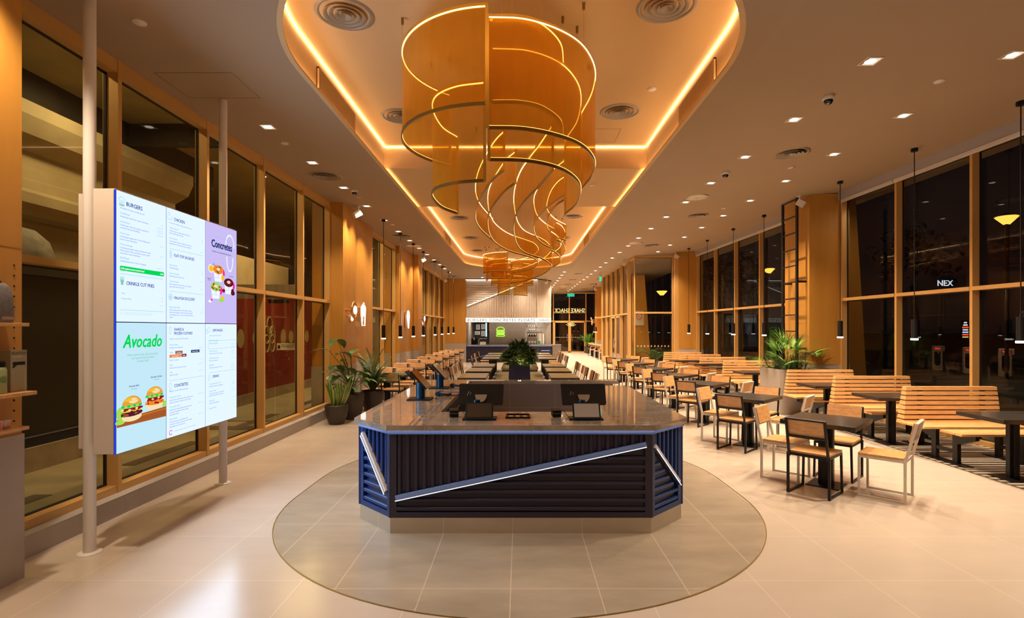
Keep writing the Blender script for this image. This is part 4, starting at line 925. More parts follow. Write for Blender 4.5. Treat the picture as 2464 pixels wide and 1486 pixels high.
# ================================================================== DISPLAY SHELF at the left edge
t = thing('display_shelf', 'maple pegboard shelf unit on a grey stone base at the left edge', 'shelf')
b = MB(); b.box(-4.1, 2.2, 1.03, -3.555, 3.80, C0); b.box(-3.556, 2.2, 2.35, -3.553, 3.801, 2.354); b.build('back_panel', 'veneer', t)
b = MB()
for yy in (3.74, 3.62, 3.42, 3.30):
    z = 1.13
    while z < 2.25: b.cyl((-3.56, yy, z), (-3.551, yy, z), .006, n=10); z += .073
b.build('peg_hole', 'vent_hole', t); t.children[-1]['kind'] = 'stuff'
b = MB(); b.box(-4.1, 2.2, 0, -3.545, 3.81, 1.03); b.build('stone_base', 'grey_base', t)
for z, y1, x1 in ((1.795, 3.68, -3.39), (1.325, 3.69, -3.345), (1.085, 3.68, -3.39)):
    b = MB(); b.box(-3.555, 2.9, z, x1, y1, z + .024); b.build('shelf_board', 'chair_wood', t, bevel=.002)
t = thing('grey_bag', 'grey fabric bag standing on the top shelf at the left edge', 'bag', (-3.47, 3.48, 1.819))
b = MB(); pr = []
for i, (z, w, d) in enumerate([(0, .135, .05), (.02, .145, .055), (.16, .14, .05), (.24, .125, .04), (.265, .10, .02)]):
    for k in range(16):
        a = 2 * PI * k / 16; c, s_ = math.cos(a), math.sin(a); b.v.append((d * math.copysign(abs(c) ** .5, c), w * math.copysign(abs(s_) ** .45, s_), z))
b.f += [[i * 16 + k, i * 16 + (k + 1) % 16, (i + 1) * 16 + (k + 1) % 16, (i + 1) * 16 + k] for i in range(4) for k in range(16)] + [[64 + k for k in range(16)]]; b.sm += [True] * 65; b.mi += [0] * 65
mat('grey_felt', (.16, .15, .15), .9, noise=.15, nscale=40); mat('patch', (.32, .24, .18), .8); b.build('bag_body', 'grey_felt', t)
b = MB(); b.box(.05, .03, .02, .056, .12, .04); b.build('patch', 'patch', t); b = MB(); b.tube([(0, -.09, .255), (0, -.05, .30), (0, .05, .30), (0, .09, .255)], .006, 6); b.build('handle', 'black_plastic', t)
mat('sage', (.32, .36, .16), .45); mat('sage_box', (.36, .33, .20), .6); mat('dark_green', (.02, .12, .02), .5)
t = thing('bottle', 'pale green insulated bottle with black lid and burger print on the middle shelf', 'bottle', (-3.425, 3.50, 1.349))
b = MB(); b.lathe([(0, 0), (.036, 0), (.040, .01), (.040, .155), (.034, .175), (.028, .182)], n=28); b.build('bottle_body', 'sage', t)
b = MB(); b.lathe([(.031, .172), (.033, .175), (.033, .212), (.030, .216), (0, .216)], n=28); b.build('lid', 'black_plastic', t); b = MB(); b.tube([(.0, -.034, .205), (.01, -.05, .19), (.0, -.036, .17)], .005, 6); b.box(-.034, -.01, .198, .036, .01, .204); b.build('strap', 'black_plastic', t)
b = MB()
for k, z in enumerate((.085, .096, .107)): b.tube([(.0405 * math.cos(a), .0405 * math.sin(a), z) for a in [-.5 + .08 * q for q in range(8)]], .0022, 5)
b.tube([(.0408 * math.cos(-.2 + .45 * math.cos(q)), .0408 * math.sin(-.2 + .45 * math.cos(q)), .097 + .022 * math.sin(q)) for q in [2 * PI * w / 20 for w in range(20)]], .0012, 5, True); b.build('burger_print', 'dark_green', t)
t = thing('gift_box', 'tall khaki bottle box with white print on the middle shelf', 'box', (0, 0, 0))
b = MB(); b.box(-3.52, 3.585, 1.349, -3.43, 3.705, 1.632); b.build('carton', 'sage_box', t, bevel=.001)
b = MB(); vs, fs = text_geo('MONTIGO', .026, 'CENTER', bold=.001); b.add([(-3.4293, 3.645 + v[0] * .88, 1.602 + v[1]) for v in vs], fs); b.box(-3.4297, 3.60, 1.53, -3.429, 3.69, 1.553); b.bar((-3.429, 3.60, 1.515), (-3.429, 3.64, 1.545), .001, .012); b.build('lettering', 'vent_hole', t)
b = MB(); vs, fs = text_geo('Ace Bottle', .016, 'LEFT'); b.add([(-3.4293, 3.60 + v[0], 1.583 + v[1]) for v in vs], fs)
for q in ((3.60, 1.36, 3.6012, 1.50), (3.69, 1.36, 3.6912, 1.50), (3.60, 1.36, 3.69, 1.3612)): b.box(-3.4297, q[0], q[1], -3.429, q[2], q[3])
b.build('white_print', 'white_paint', t)
mat('pink_card', (.75, .38, .34), .6)
t = thing('soap_box', 'pink cardboard box with red print on the lowest shelf', 'box'); b = MB(); b.box(-3.50, 3.40, 1.109, -3.42, 3.52, 1.173); b.build('carton', 'pink_card', t)
b = MB(); [b.box(-3.4195, 3.475, 1.12 + k * .011, -3.419, 3.51, 1.125 + k * .011) for k in range(4)]; b.build('red_print', 'ink_pink' if False else 'red', t)
t = thing('candle_cup', 'small pale cup with red print beside the pink box on the lowest shelf', 'cup', (-3.455, 3.575, 1.109)); b = MB(); b.lathe([(0, 0), (.024, 0), (.028, .058), (.025, .058), (.022, .045), (0, .045)], n=24); b.build('cup_body', 'cream', t)
b = MB(); [b.tube([(.0265 * math.cos(a), .0265 * math.sin(a), .012 + k * .01) for a in (-.5, -.2, .1, .4)], .0018, 5) for k in range(4)]; b.build('red_print', 'red', t)
# ================================================================== ORDER COUNTER
XC = .012
t = CT = thing('order_counter', 'navy octagonal order counter with grey marble top and slatted panels', 'counter')
FY, BX, CX, CYY = 4.62, 1.135, 1.505, 4.99          # front plane, half front width, half full width, chamfer end
EY = 8.55
def oct_(d, ey=EY): return [(XC - BX - d * .45, FY - d), (XC + BX + d * .45, FY - d), (XC + CX + d, CYY - d * .45), (XC + CX + d, ey), (XC - CX - d, ey), (XC - CX - d, CYY - d * .45)]
WX0, WX1, WY0, WY1 = -.785, .80, 5.32, 8.45          # the staff well
# plinth
b = MB(); o8 = oct_(0); b.add([(x, y, 0) for x, y in o8[:4]] + [(x, y, .137) for x, y in o8[:4]], [(0, 1, 5, 4), (1, 2, 6, 5), (2, 3, 7, 6)])
b.add([(x, y, 0) for x, y in (o8[4], o8[5], o8[0])] + [(x, y, .137) for x, y in (o8[4], o8[5], o8[0])], [(0, 1, 4, 3), (1, 2, 5, 4)])
b.build('plinth', 'plinth_tile', t)
# body shell, inner faces included, right leg stops short for the staff entrance
b = MB()
RE = 7.77
b.prism([(XC - BX, FY + .03), (XC + BX, FY + .03), (XC + CX - .03, CYY + .02), (XC + CX - .03, WY0), (XC - CX + .03, WY0), (XC - CX + .03, CYY + .02)], .137, .90)
b.prism([(XC - CX + .03, WY0), (WX0, WY0), (WX0, EY), (XC - CX + .03, EY)], .0, .90)
b.prism([(WX1, WY0), (XC + CX - .03, WY0), (XC + CX - .03, RE - .03), (WX1, RE - .03)], .0, .90)
for cx_, cy_ in ((XC - BX, FY), (XC + BX, FY)): b.cyl((cx_, cy_ + .018, .137), (cx_, cy_ + .018, .885), .019, n=12)
b.build('carcass', 'navy', t)
b = MB(); b.box(WX0, WY1, 0, XC + CX - .05, EY + .05, .90); b.build('back_wall', 'well_tile', t)
b = MB(); b.box(XC + CX - .08, WY1 + .02, 0, XC + CX - .03, EY + .03, .90); b.build('end_panel', 'blue_metal', t)
# inside doors of the left leg
for k in range(4):
    b = MB(); y = WY0 + .12 + k * .72; b.box(WX0, y, .12, WX0 + .018, y + .68, .82); d = b.build('cupboard_door', 'black_plastic', t); b = MB(); b.box(WX0 + .018, y + .05, .80, WX0 + .03, y + .63, .812); b.build('door_handle', 'steel', d)
def panel(p0, p1, diag, name):
    """slatted steel face from plan point p0 to p1; diag = (u0, z0, u1, z1) of the sloping trim"""
    p0, p1 = Vector((*p0, 0)), Vector((*p1, 0)); d = (p1 - p0); L = d.length; d.normalize(); nrm = Vector((d.y, -d.x, 0))
    Z = Vector((0, 0, 1))
    def bx(b, u0, z0, u1, z1, d0, d1):
        c = p0 + d * (u0 + u1) / 2 + Z * (z0 + z1) / 2 + nrm * (d0 + d1) / 2
        b.obox(c, d * (u1 - u0) / 2, nrm * (d1 - d0) / 2, Z * (z1 - z0) / 2)
    u0, z0, u1, z1 = diag
    def zd(u): return z0 + (u - u0) / (u1 - u0) * (z1 - z0)
    mg = .055
    b = MB(); bx(b, 0, .137, mg, .885, -.03, 0); bx(b, L - mg, .137, L, .885, -.03, 0); bx(b, mg, .137, L - mg, .185, -.03, 0); bx(b, mg, .185, L - mg, .885, -.06, -.032)
    pn = b.build(name, 'blue_metal' if name == 'side_panel' else 'navy', t)
    def ridge(b, a, c, fixed, vert):
        w = .041
        prof = [(-w / 2, -.034), (-w / 2 + .004, -.010), (-w / 2 + .010, -.003), (w / 2 - .010, -.003), (w / 2 - .004, -.010), (w / 2, -.034)]
        vs = []
        for e in (a, c):
            for q, dd in prof:
                vs.append(p0 + (d * (fixed + q) + Z * e if vert else d * e + Z * (fixed + q)) + nrm * dd)
        n = 6; b.add(vs, [(i, i + 1, n + i + 1, n + i) for i in range(n - 1)] + [tuple(range(n))[::-1], tuple(range(n, 2 * n))])
    b = MB(); u = mg + .022; step = .0726
    while u < L - mg:
        zz = max(zd(u - .021), zd(u + .021)) + .024
        if zz < .86: ridge(b, zz, .87, u, True)
        u += step
    b.build('vertical_slats', 'navy' if name != 'side_panel' else 'blue_metal', pn)
    b = MB(); z = .21
    while z < max(z0, z1):
        ua = u0 + (z - z0) / (z1 - z0) * (u1 - u0)
        k_ = abs(u1 - u0) / abs(z1 - z0); e_ = .042 * k_ + .02
        if z1 > z0: a, c = max(mg, ua + e_), L - mg
        else: a, c = mg, min(L - mg, ua - e_)
        if z < min(z0, z1): a, c = mg, L - mg
        if c - a > .05: ridge(b, a, c, z, False)
        z += .0735
    b.build('horizontal_slats', 'navy' if name != 'side_panel' else 'blue_metal', pn)
    A = p0 + d * u0 + Z * z0 + nrm * .0; B = p0 + d * u1 + Z * z1
    b = MB(); b.bar(A + nrm * .004 + Z * .012, B + nrm * .004 + Z * .012, .03, .034, up=Z); b.build('diagonal_trim', 'trim_blue' if name != 'side_panel' else 'white_paint', pn)
    b = MB(); b.bar(A + nrm * .010 - Z * .010, B + nrm * .010 - Z * .010, .035, .010, up=Z); b.build('trim_edge', 'steel', pn)
    b = MB(); b.bar(A + nrm * .030 - Z * .012, B + nrm * .030 - Z * .012, .003, .005, up=Z); b.build('led_strip', 'led_counter', pn)
Lf = 2 * BX
panel((XC - BX, FY), (XC + BX, FY), (.048, .302, Lf - .048, .768), 'front_panel')
Ls = math.hypot(CX - BX, CYY - FY)
panel((XC - CX, CYY), (XC - BX, FY), (.05, .80, Ls - .055, .345), 'side_panel')
panel((XC + BX, FY), (XC + CX, CYY), (.04, .745, Ls - .05, .34), 'side_panel')
for xx in (XC - CX, XC + CX): b = MB(); b.box(xx - .015, CYY, .137, xx + .015, EY if xx < 0 else RE - .03, .885); b.build('side_panel', 'blue_metal', t)
# round trim under the top, led behind it
path = [(XC - CX - .01, RE), (XC - CX - .01, CYY - .005), (XC - BX - .004, FY - .012), (XC + BX + .004, FY - .012), (XC + CX + .01, CYY - .005), (XC + CX + .01, RE)]
b = MB(); b.tube([(x, y, .878) for x, y in path], .014, 10); b.build('edge_trim', 'trim_blue', t)
b = MB(); b.wallstrip([(x * 1.008, y - .016) for x, y in path[1:5]], .897, .899, t=-.010); b.build('led_strip', 'led_counter', t)
# worktop
top = oct_(.05, WY0)
b = MB(); b.prism([top[0], top[1], top[2], (top[2][0], WY0), (top[5][0], WY0), top[5]], .90, .948)
b.prism([(top[5][0], WY0), (WX0, WY0), (WX0, EY + .11), (top[5][0], EY + .11)], .90, .948)
b.prism([(WX1, WY0), (top[2][0], WY0), (top[2][0], RE - .15), (top[2][0] - .12, RE), (WX1, RE)], .90, .948)
b.prism([(WX0, WY1), (top[2][0], WY1), (top[2][0], EY + .11), (WX0, EY + .11)], .90, .948)
b.build('worktop', 'marble', t)
# socket tray with outlets
t = thing('socket_tray', 'black cutlery tray with wooden blocks set into the marble worktop centre', 'tray', (-.02, 0, 0))
b = MB(); b.box(-.10, 4.92, .948, .11, 4.93, .962); b.box(-.10, 5.12, .948, .11, 5.13, .962); b.box(-.11, 4.92, .948, -.10, 5.13, .962); b.box(.11, 4.92, .948, .12, 5.13, .962); b.box(-.1, 4.93, .948, .11, 5.12, .952); b.build('tray_body', 'black_plastic', t)
b = MB()
for k in range(3): b.box(-.08 + k * .065, 4.94, .952, -.04 + k * .065, 4.985, .966)
b.build('block', 'chair_wood', t)

def till(x, y, label, lit, dx):
    t = thing('till_terminal', label, 'till', (x, y, .948))
    b = MB(); b.box(-.155, -.07, 0, .155, .10, .012); b.build('base', 'black_plastic', t, bevel=.003)
    c, s_ = math.cos(math.radians(58)), math.sin(math.radians(58))
    b = MB(); b.obox((0, -.055, .08), (.127, 0, 0), (0, -.008 * s_, .008 * c), (0, .082 * c, .082 * s_)); sc = b.build('customer_display', 'black_plastic', t, bevel=.003)
    b = MB(); b.obox((0, -.055 - .0086 * s_ - .0005, .084 + .0086 * c), (.112, 0, 0), (0, -.0006 * s_, .0006 * c), (0, .066 * c, .066 * s_)); b.build('screen', 'screen_grey' if lit else 'screen_off', sc)
    b = MB(); b.box(-.05, -.05, .012, .05, -.01, .07); b.build('display_foot', 'black_plastic', t)
    b = MB(); b.cyl((-.03, .045, .012), (-.03, .045, .17), .03, n=24); b.build('stand_tube', 'blue_tube', t)
    b = MB(); b.lathe([(0, 0), (.056, 0)], n=4); b.f = []; b.v = []; b.sm = []; b.mi = []
    pts = [(.056 * math.cos(math.radians(180 + k * 15)), .056 * math.sin(math.radians(180 + k * 15)) * 1.15) for k in range(13)]
    b.add([(px, .148 + pz * .7, .205 + pz) for px, pz in pts] + [(px, .160 + pz * .7, .205 + pz) for px, pz in pts], [tuple(range(13)), tuple(range(13, 26))[::-1]] + [(k, 13 + k, 13 + (k + 1) % 13, (k + 1) % 13) for k in range(13)])
    b.build('hinge_plate', 'vent_metal', t)
    b = MB(); b.add([(dx - .208, .115, .125), (dx + .208, .115, .125), (dx + .214, .235, .295), (dx - .214, .235, .295), (dx - .200, .145, .105), (dx + .200, .145, .105), (dx + .205, .265, .285), (dx - .205, .265, .285)],
                    [(0, 1, 2, 3), (7, 6, 5, 4), (0, 4, 5, 1), (1, 5, 6, 2), (2, 6, 7, 3), (3, 7, 4, 0)]); st = b.build('staff_display', 'black_plastic', t)
    b = MB(); b.box(dx - .208, .245, .290, dx + .208, .262, .300); b.build('top_edge', 'gold_dark', st)
    b = MB(); b.bar((dx - .13, .152, .198), (dx - .115, .176, .235), .004, .002); b.bar((dx - .105, .165, .205), (dx - .097, .18, .222), .004, .002); b.build('logo_mark', 'vent_metal', st)
till(-.365, 4.90, 'left till with dark brown customer screen and black staff display', False, .0)
till(.61, 4.90, 'right till with pale grey customer screen and black staff display', True, .0)
def reader(x, y, label):
    t = thing('card_reader', label, 'card reader', (x, y, .948), .1)
    b = MB(); b.obox((0, 0, .042), (.042, 0, 0), (0, .05, .006), (0, -.006, .034)); b.build('body', 'black_plastic', t, bevel=.008)
    b = MB(); b.box(-.043, -.052, .040, .043, -.046, .044); b.build('card_slot', 'vent_metal', t)
    b = MB(); b.tube([(.04, .02, .045), (.075, .03, .06), (.10, .0, .02), (.11, -.03, .004), (.15, -.05, .004)], .0028, 6); b.build('cable', 'black_plastic', t)
reader(-.615, 5.0, 'black card reader with cable left of the left till'); reader(.345, 5.0, 'black card reader with cable left of the right till')
def kiosk(x, y, label, rz):
    t = thing('order_kiosk', label, 'kiosk', (x, y, .948), rz)
    b = MB(); b.box(-.14, -.12, 0, .13, .14, .012); b.build('base_plate', 'black_plastic', t, bevel=.002)
    b = MB(); b.cyl((0, 0, .012), (0, 0, .19), .052, n=28); b.build('stand_tube', 'blue_tube', t)
    # screen tilted, facing right and up
    c, s_ = math.cos(math.radians(48)), math.sin(math.radians(48))
    b = MB(); b.obox((.0, .02, .235), (.135 * c, 0, -.135 * s_), (0, .17, 0), (-.010 * s_, 0, -.010 * c)); sc = b.build('display', 'black_plastic', t, bevel=.002)
    b = MB(); b.obox((.0108 * s_, .02, .235 + .0108 * c), (.128 * c, 0, -.128 * s_), (0, .162, 0), (-.0006 * s_, 0, -.0006 * c)); b.build('screen', 'dome', sc)
    b = MB(); b.obox((-.115, .0, .285), (.045, 0, -.05), (0, .10, 0), (.004, 0, .004)); b.build('hood', 'black_plastic', sc)
kiosk(-1.165, 6.26, 'near tilted touch screen kiosk on the left leg of the counter', 0.0); kiosk(-1.115, 7.45, 'farther tilted touch screen kiosk on the left leg of the counter', 0.0)
def payterm(x, y, label):
    t = thing('payment_terminal', label, 'payment terminal', (x, y, .948), -.3)
    b = MB(); b.obox((0, 0, .028), (.09, 0, -.006), (0, .036, 0), (.002, 0, .014)); b.build('body', 'black_plastic', t, bevel=.006)
    b = MB(); b.cyl((-.075, -.036, .028), (-.075, .036, .028), .027, n=20); b.build('printer_roll', 'black_plastic', t)
    b = MB(); b.obox((.005, 0, .0425), (.05, 0, -.0034), (0, .028, 0), (0, 0, .0004)); b.build('screen', 'screen_grey', t)
payterm(-.93, 6.55, 'black payment terminal beside the near kiosk'); payterm(-.88, 7.55, 'black payment terminal beside the farther kiosk')
t = thing('counter_mat', 'dark blue paper mat on the marble between the two kiosks', 'mat', (-.86, 6.95, .948), 0); b = MB(); b.box(-.2, -.07, 0, .14, .07, .002); b.build('sheet', 'blue_metal', t)
t = thing('pen', 'black pen lying on the marble near the near payment terminal', 'pen', (-.80, 6.62, .953), .4); b = MB(); b.cyl((-.06, 0, 0), (.06, 0, 0), .0045, n=8); b.build('barrel', 'black_plastic', t); b = MB(); b.cyl((.06, 0, 0), (.072, 0, 0), .0045, .001, n=8); b.build('tip', 'steel', t)

# ================================================================== CHAIRS AND TABLES
def chair(color, label, loc, rz, group):
    fr = 'black_metal' if color == 'black' else 'white_metal'
    t = thing('dining_chair', label, 'chair', loc, rz, group)
    b = MB(); b.prism([(-.195, -.19), (.195, -.19), (.20, .215), (-.20, .215)], .437, .462); b.build('seat', 'chair_wood', t, bevel=.004)
    b = MB()
    for sx in (-1, 1): b.bar((sx * .19, -.195, .424), (sx * .19, .205, .424), .022, .026)
    b.bar((-.19, .2, .424), (.19, .2, .424), .022, .026); b.bar((-.19, -.195, .424), (.19, -.195, .424), .022, .026); b.build('seat_frame', fr, t)
    for sx in (-1, 1):
        b = MB(); b.bar((sx * .20, .205, .0), (sx * .19, .205, .43), .022, .022, up=(0, 1, 0)); b.build('leg', fr, t)
        b = MB(); b.bar((sx * .205, -.20, .0), (sx * .205, -.20, .44), .024, .024, up=(0, 1, 0)); b.build('leg', fr, t)
        b = MB(); b.bar((sx * .202, -.21, .011), (sx * .202, .215, .011), .022, .022); b.build('runner', fr, t)
        b = MB(); b.bar((sx * .195, -.195, .40), (sx * .19, -.295, .825), .022, .026, up=(0, 1, 0)); b.build('back_post', fr, t)
    L = Vector((0, -.1, .425)).normalized()
    b = MB(); c = Vector((0, -.195, .40)) + L * .415 ; b.bar(Vector((-.19, -.195, .40)) + L * .43, Vector((.19, -.195, .40)) + L * .43, .026, .018, up=L); b.bar(Vector((-.19, -.195, .40)) + L * .235, Vector((.19, -.195, .40)) + L * .235, .022, .022, up=L); b.build('back_frame', fr, t)
    N = Vector((0, .425, .1)).normalized()
    b = MB(); b.obox(Vector((0, -.195, .40)) + L * .335 + N * .018, (.188, 0, 0), N * .009, L * .098); b.build('backrest', 'back_wood', t, bevel=.003)
    return t
PROTO = {}
def put_chair(color, label, x, y, face, group):      # face = direction the sitter looks, degrees from +x
    rz = math.radians(face - 90)
    if color not in PROTO: PROTO[color] = chair(color, label, (x, y, 0), rz, group); return
    copy_thing(PROTO[color], label, (x, y, 0), rz, group)
def sq_table(label, loc, rz, w, d, group, post=.075, base=.22, top='dark_wood', th=.05, posts=((0, 0),)):
    t = thing('dining_table', label, 'table', loc, rz, group)
    b = MB(); b.box(-w / 2, -d / 2, .75 - th, w / 2, d / 2, .75 - (.002 if top == 'communal_wood' else 0)); tt = b.build('tabletop', 'dark_wood', t, bevel=.004)
    if top == 'communal_wood': b = MB(); b.box(-w / 2 + .008, -d / 2 + .008, .747, w / 2 - .008, d / 2 - .008, .751); b.build('top_inlay', top, tt)
    for px, py in posts:
        b = MB(); b.box(px - post, py - post * .45, .012, px + post, py + post * .45, .75 - th); b.box(px - post * .45, py - post, .012, px + post * .45, py + post, .75 - th); b.build('table_post', 'black_metal', t)
        b = MB(); b.box(px - base, py - base, 0, px + base, py + base, .012); b.build('base_plate', 'black_metal', t)
    return t
TAB = None
TY = [6.07, 8.14, 10.15, 11.98, 13.9, 15.95, 18.0]
for k, y in enumerate(TY):
    far = ORD[k]
    lab = 'black square table turned diagonally right of the counter, %s from the camera' % far
    if TAB is None: TAB = sq_table(lab, (3.5, y, 0), PI / 4, .75, .75, 'diagonal tables right of the counter', base=.17)
    else: copy_thing(TAB, lab, (3.5, y, 0), PI / 4, 'diagonal tables right of the counter')
    r = .40 / 1.4142
    for nm, col, sx, sy, e in (('near left', 'black', -1, -1, 0), ('near right', 'white', 1, -1, .12), ('far left', 'white', -1, 1, .03), ('far right', 'black', 1, 1, .05)):
        q = r + e; face = math.degrees(math.atan2(-sy, -sx)) + random.uniform(-3, 3)
        put_chair(col, '%s-framed wooden chair, %s side of the %s diagonal table from the camera' % (col, nm, far), 3.5 + sx * q, y + sy * q, face, 'chairs at the diagonal tables')
TAB2 = None
for k in range(8):
    y = 12.15 + 1.645 * k; far = ORD[k]
    lab = 'dark rectangular table in the row beside the left wall, %s from the camera' % far
    if TAB2 is None: TAB2 = sq_table(lab, (-3.02, y, 0), 0, 1.06, .58, 'tables beside the left wall', base=.2)
    else: copy_thing(TAB2, lab, (-3.02, y, 0), 0, 'tables beside the left wall')
    for nm, col, dx, sy in (('near left', 'white', -.22, -1), ('near right', 'black', .22, -1), ('far left', 'black', -.24, 1), ('far right', 'white', .24, 1)):
        put_chair(col, '%s-framed wooden chair, %s corner of the %s table along the left wall' % (col, nm, far), -3.02 + dx + (.02 if sy < 0 else 0), y + sy * .47, 90 if sy < 0 else -90, 'chairs at the tables beside the left wall')
TAB3 = None
ct = [11.7, 13.4, 15.0, 18.7, 20.3, 22.0]
for side, sx in (('left', -1), ('right', 1)):
    for k, y in enumerate(ct):
        lab = 'olive-topped communal table on the %s of the middle bench, %s from the camera' % (side, ORD[k])
        x = -1.0 if sx < 0 else .96
        if TAB3 is None: TAB3 = sq_table(lab, (x, y, 0), 0, .60, 1.20, 'communal tables along the middle bench', top='communal_wood', th=.045, posts=((0, -.35), (0, .35)), base=.14, post=.05)
        else: copy_thing(TAB3, lab, (x, y, 0), 0, 'communal tables along the middle bench')
        for j, dy in enumerate((-.32, .36) if (k < 3 or sx > 0) else (0,)):
            cx_ = (x + sx * .42)
            put_chair('white' if (k + j) % 2 == 0 else 'black', '%s-framed chair, %s%s communal table %s of the middle bench' % ('white' if (k + j) % 2 == 0 else 'black', ('nearer half of ' if dy < 0 else 'farther half of ') if dy else 'at ', 'the ' + ORD[k], side), cx_, y + dy, 180 if sx > 0 else 0, 'chairs at the communal tables')
for k, y in enumerate((30.6, 32.6, 34.6)):
    nm = ORD[k]
    x = 4.62
    copy_thing(TAB, 'small dark table far back beyond the glass vestibule, %s from the camera' % nm, (x + .1, y, 0), 0, 'small tables far back')
    put_chair('white', 'white-framed wooden chair on the near side of the %s small table far back' % nm, x + .1, y - .55, 90, 'chairs far back'); put_chair('black', 'black-framed wooden chair on the far side of the %s small table far back' % nm, x + .15, y + .55, -90, 'chairs far back')
# middle benches and the planter between them
def banquette(y0, y1, label):
    t = thing('upholstered_bench', label, 'bench')
    def rc(w, a, c, r=.18): return arc(XC - w + r, a + r, r, 180, 270, 6) + arc(XC + w - r, a + r, r, 270, 360, 6) + arc(XC + w - r, c - r, r, 0, 90, 6) + arc(XC - w + r, c - r, r, 90, 180, 6)
    b = MB(); b.prism(rc(.60, y0 + .05, y1 - .05), 0, .08); b.build('kick_base', 'black_metal', t)
    b = MB(); b.prism(rc(.62, y0, y1), .08, .36); b.build('base', 'navy', t)
    b = MB(); b.prism(rc(.64, y0 - .02, y1 + .02), .36, .45); b.build('seat_cushion', 'cushion', t, bevel=.03)
    b = MB()
    for q in range(1, 4):
        yy = y0 + (y1 - y0) * q / 4; b.box(XC - .63, yy - .004, .4495, XC + .63, yy + .004, .4515)
    b.build('cushion_seam', 'leaf_olive', t)
banquette(11.2, 16.4, 'near olive-topped navy bench between the communal tables'); banquette(18.2, 23.2, 'far olive-topped navy bench between the communal tables')

def tapered(b, cx, cy, w0, w1, z0, z1, th=.03):
    vs = []
    for w, z in ((w0, z0), (w1, z1)): vs += [(cx - w, cy - w, z), (cx + w, cy - w, z), (cx + w, cy + w, z), (cx - w, cy + w, z)]
    w = w1 - th
    vs += [(cx - w, cy - w, z1), (cx + w, cy - w, z1), (cx + w, cy + w, z1), (cx - w, cy + w, z1)]
    b.add(vs, [(3, 2, 1, 0), (0, 1, 5, 4), (1, 2, 6, 5), (2, 3, 7, 6), (3, 0, 4, 7), (4, 5, 9, 8), (5, 6, 10, 9), (6, 7, 11, 10), (7, 4, 8, 11)])
def leaf(b, base, direc, L, w, droop=.4, seg=6, fold=.15, up=Vector((0, 0, 1))):
    """pointed leaf blade along direc, drooping with gravity"""
    base = Vector(base); d = Vector(direc).normalized(); side = d.cross(up)
    if side.length < .05: side = d.cross(Vector((1, 0, 0)))
    side.normalize(); vs = []; p = base.copy(); cur = d.copy()
    for k in range(seg + 1):
        f = k / seg; ww = w * math.sin(PI * min(1, .08 + .92 * f ** .8)) if k < seg else 0.0
        nrm = side.cross(cur); vs += [p - side * ww - nrm * (-fold * ww), p, p + side * ww + nrm * (fold * ww)]
        cur = (cur - up * (droop / seg)).normalized(); p = p + cur * (L / seg)
    b.add(vs, [(3 * k + q, 3 * k + q + 1, 3 * k + q + 4, 3 * k + q + 3) for k in range(seg) for q in (0, 1)], True)
    return p
def frond(b, base, direc, L, n, ll, lw, droop=.6, spread=1.0, st=None):
    """feathered palm frond"""
    p = Vector(base); cur = Vector(direc).normalized(); seg = 14; pts = [p.copy()]
    for k in range(seg): cur = (cur - Vector((0, 0, droop / seg))).normalized(); p = p + cur * (L / seg); pts.append(p.copy())
    (st or b).tube(pts, .006, 5, r_end=.002)
    for k in range(n):
        f = .22 + .78 * k / (n - 1); i = min(seg - 1, int(f * seg)); q = pts[i].lerp(pts[i + 1], f * seg - i); tdir = (pts[i + 1] - pts[i]).normalized()
        sd = tdir.cross(Vector((0, 0, 1)));
        if sd.length < .05: sd = Vector((1, 0, 0))
        sd.normalize(); l = ll * (1 - .55 * abs(f - .5) * 1.4)
        for s_ in (-1, 1): leaf(b, q, sd * s_ * spread + tdir * (.55 + .9 * f) + Vector((0, 0, .12)), l, lw, .55, 3, .1)

t = thing('feature_planter', 'tall navy planter with a dense dark green bush behind the counter', 'plant', (0.0, 10.2, 0))
b = MB(); tapered(b, 0, 0, .235, .195, 0, 1.10); b.build('planter', 'navy', t)
b = MB(); b.box(-.165, -.165, 1.05, .165, .165, 1.07); b.build('soil', 'soil', t)
random.seed(3); b = MB(); b2 = MB(); b3 = MB(); stm = MB()
for k in range(190):
    a = random.uniform(0, 2 * PI); e = math.asin(random.uniform(-.42, .99)); rad = random.uniform(.62, 1.0)
    tip = Vector((math.cos(a) * math.cos(e) * .33 * rad, math.sin(a) * math.cos(e) * .33 * rad, 1.24 + math.sin(e) * .33 * rad))
    o_ = Vector((tip.x * .12, tip.y * .12, 1.08)); stm.tube([o_, o_.lerp(tip, .5) + Vector((0, 0, .05)), tip], .004, 4, r_end=.002)
    d0 = (tip - Vector((0, 0, 1.0))).normalized(); sd = d0.cross(Vector((0, 0, 1))).normalized(); q_ = b3 if random.random() < .16 else (b if k % 2 else b2)
    for j in range(-3, 4): leaf(q_, tip - d0 * .03, Vector((d0.x, d0.y, d0.z * .45)) * (1.1 - abs(j) * .18) + sd * j * .38 + Vector((0, 0, .05)), .135 - abs(j) * .012, .024, .9, 4, .2)
b.build('foliage', 'leaf_dark', t); b2.build('foliage', 'leaf', t); b3.build('foliage', 'leaf_olive', t); stm.build('stems', 'stem', t)
ld = bpy.data.lights.new('planter_light', 'POINT'); ld.energy = 3.0; ld.specular_factor = 0.0; ld.color = (1, .85, .3); ld.shadow_soft_size = .03; lo = bpy.data.objects.new('planter_light', ld); COL.objects.link(lo); lo.parent = t; lo.location = (0, -.12, 1.12)

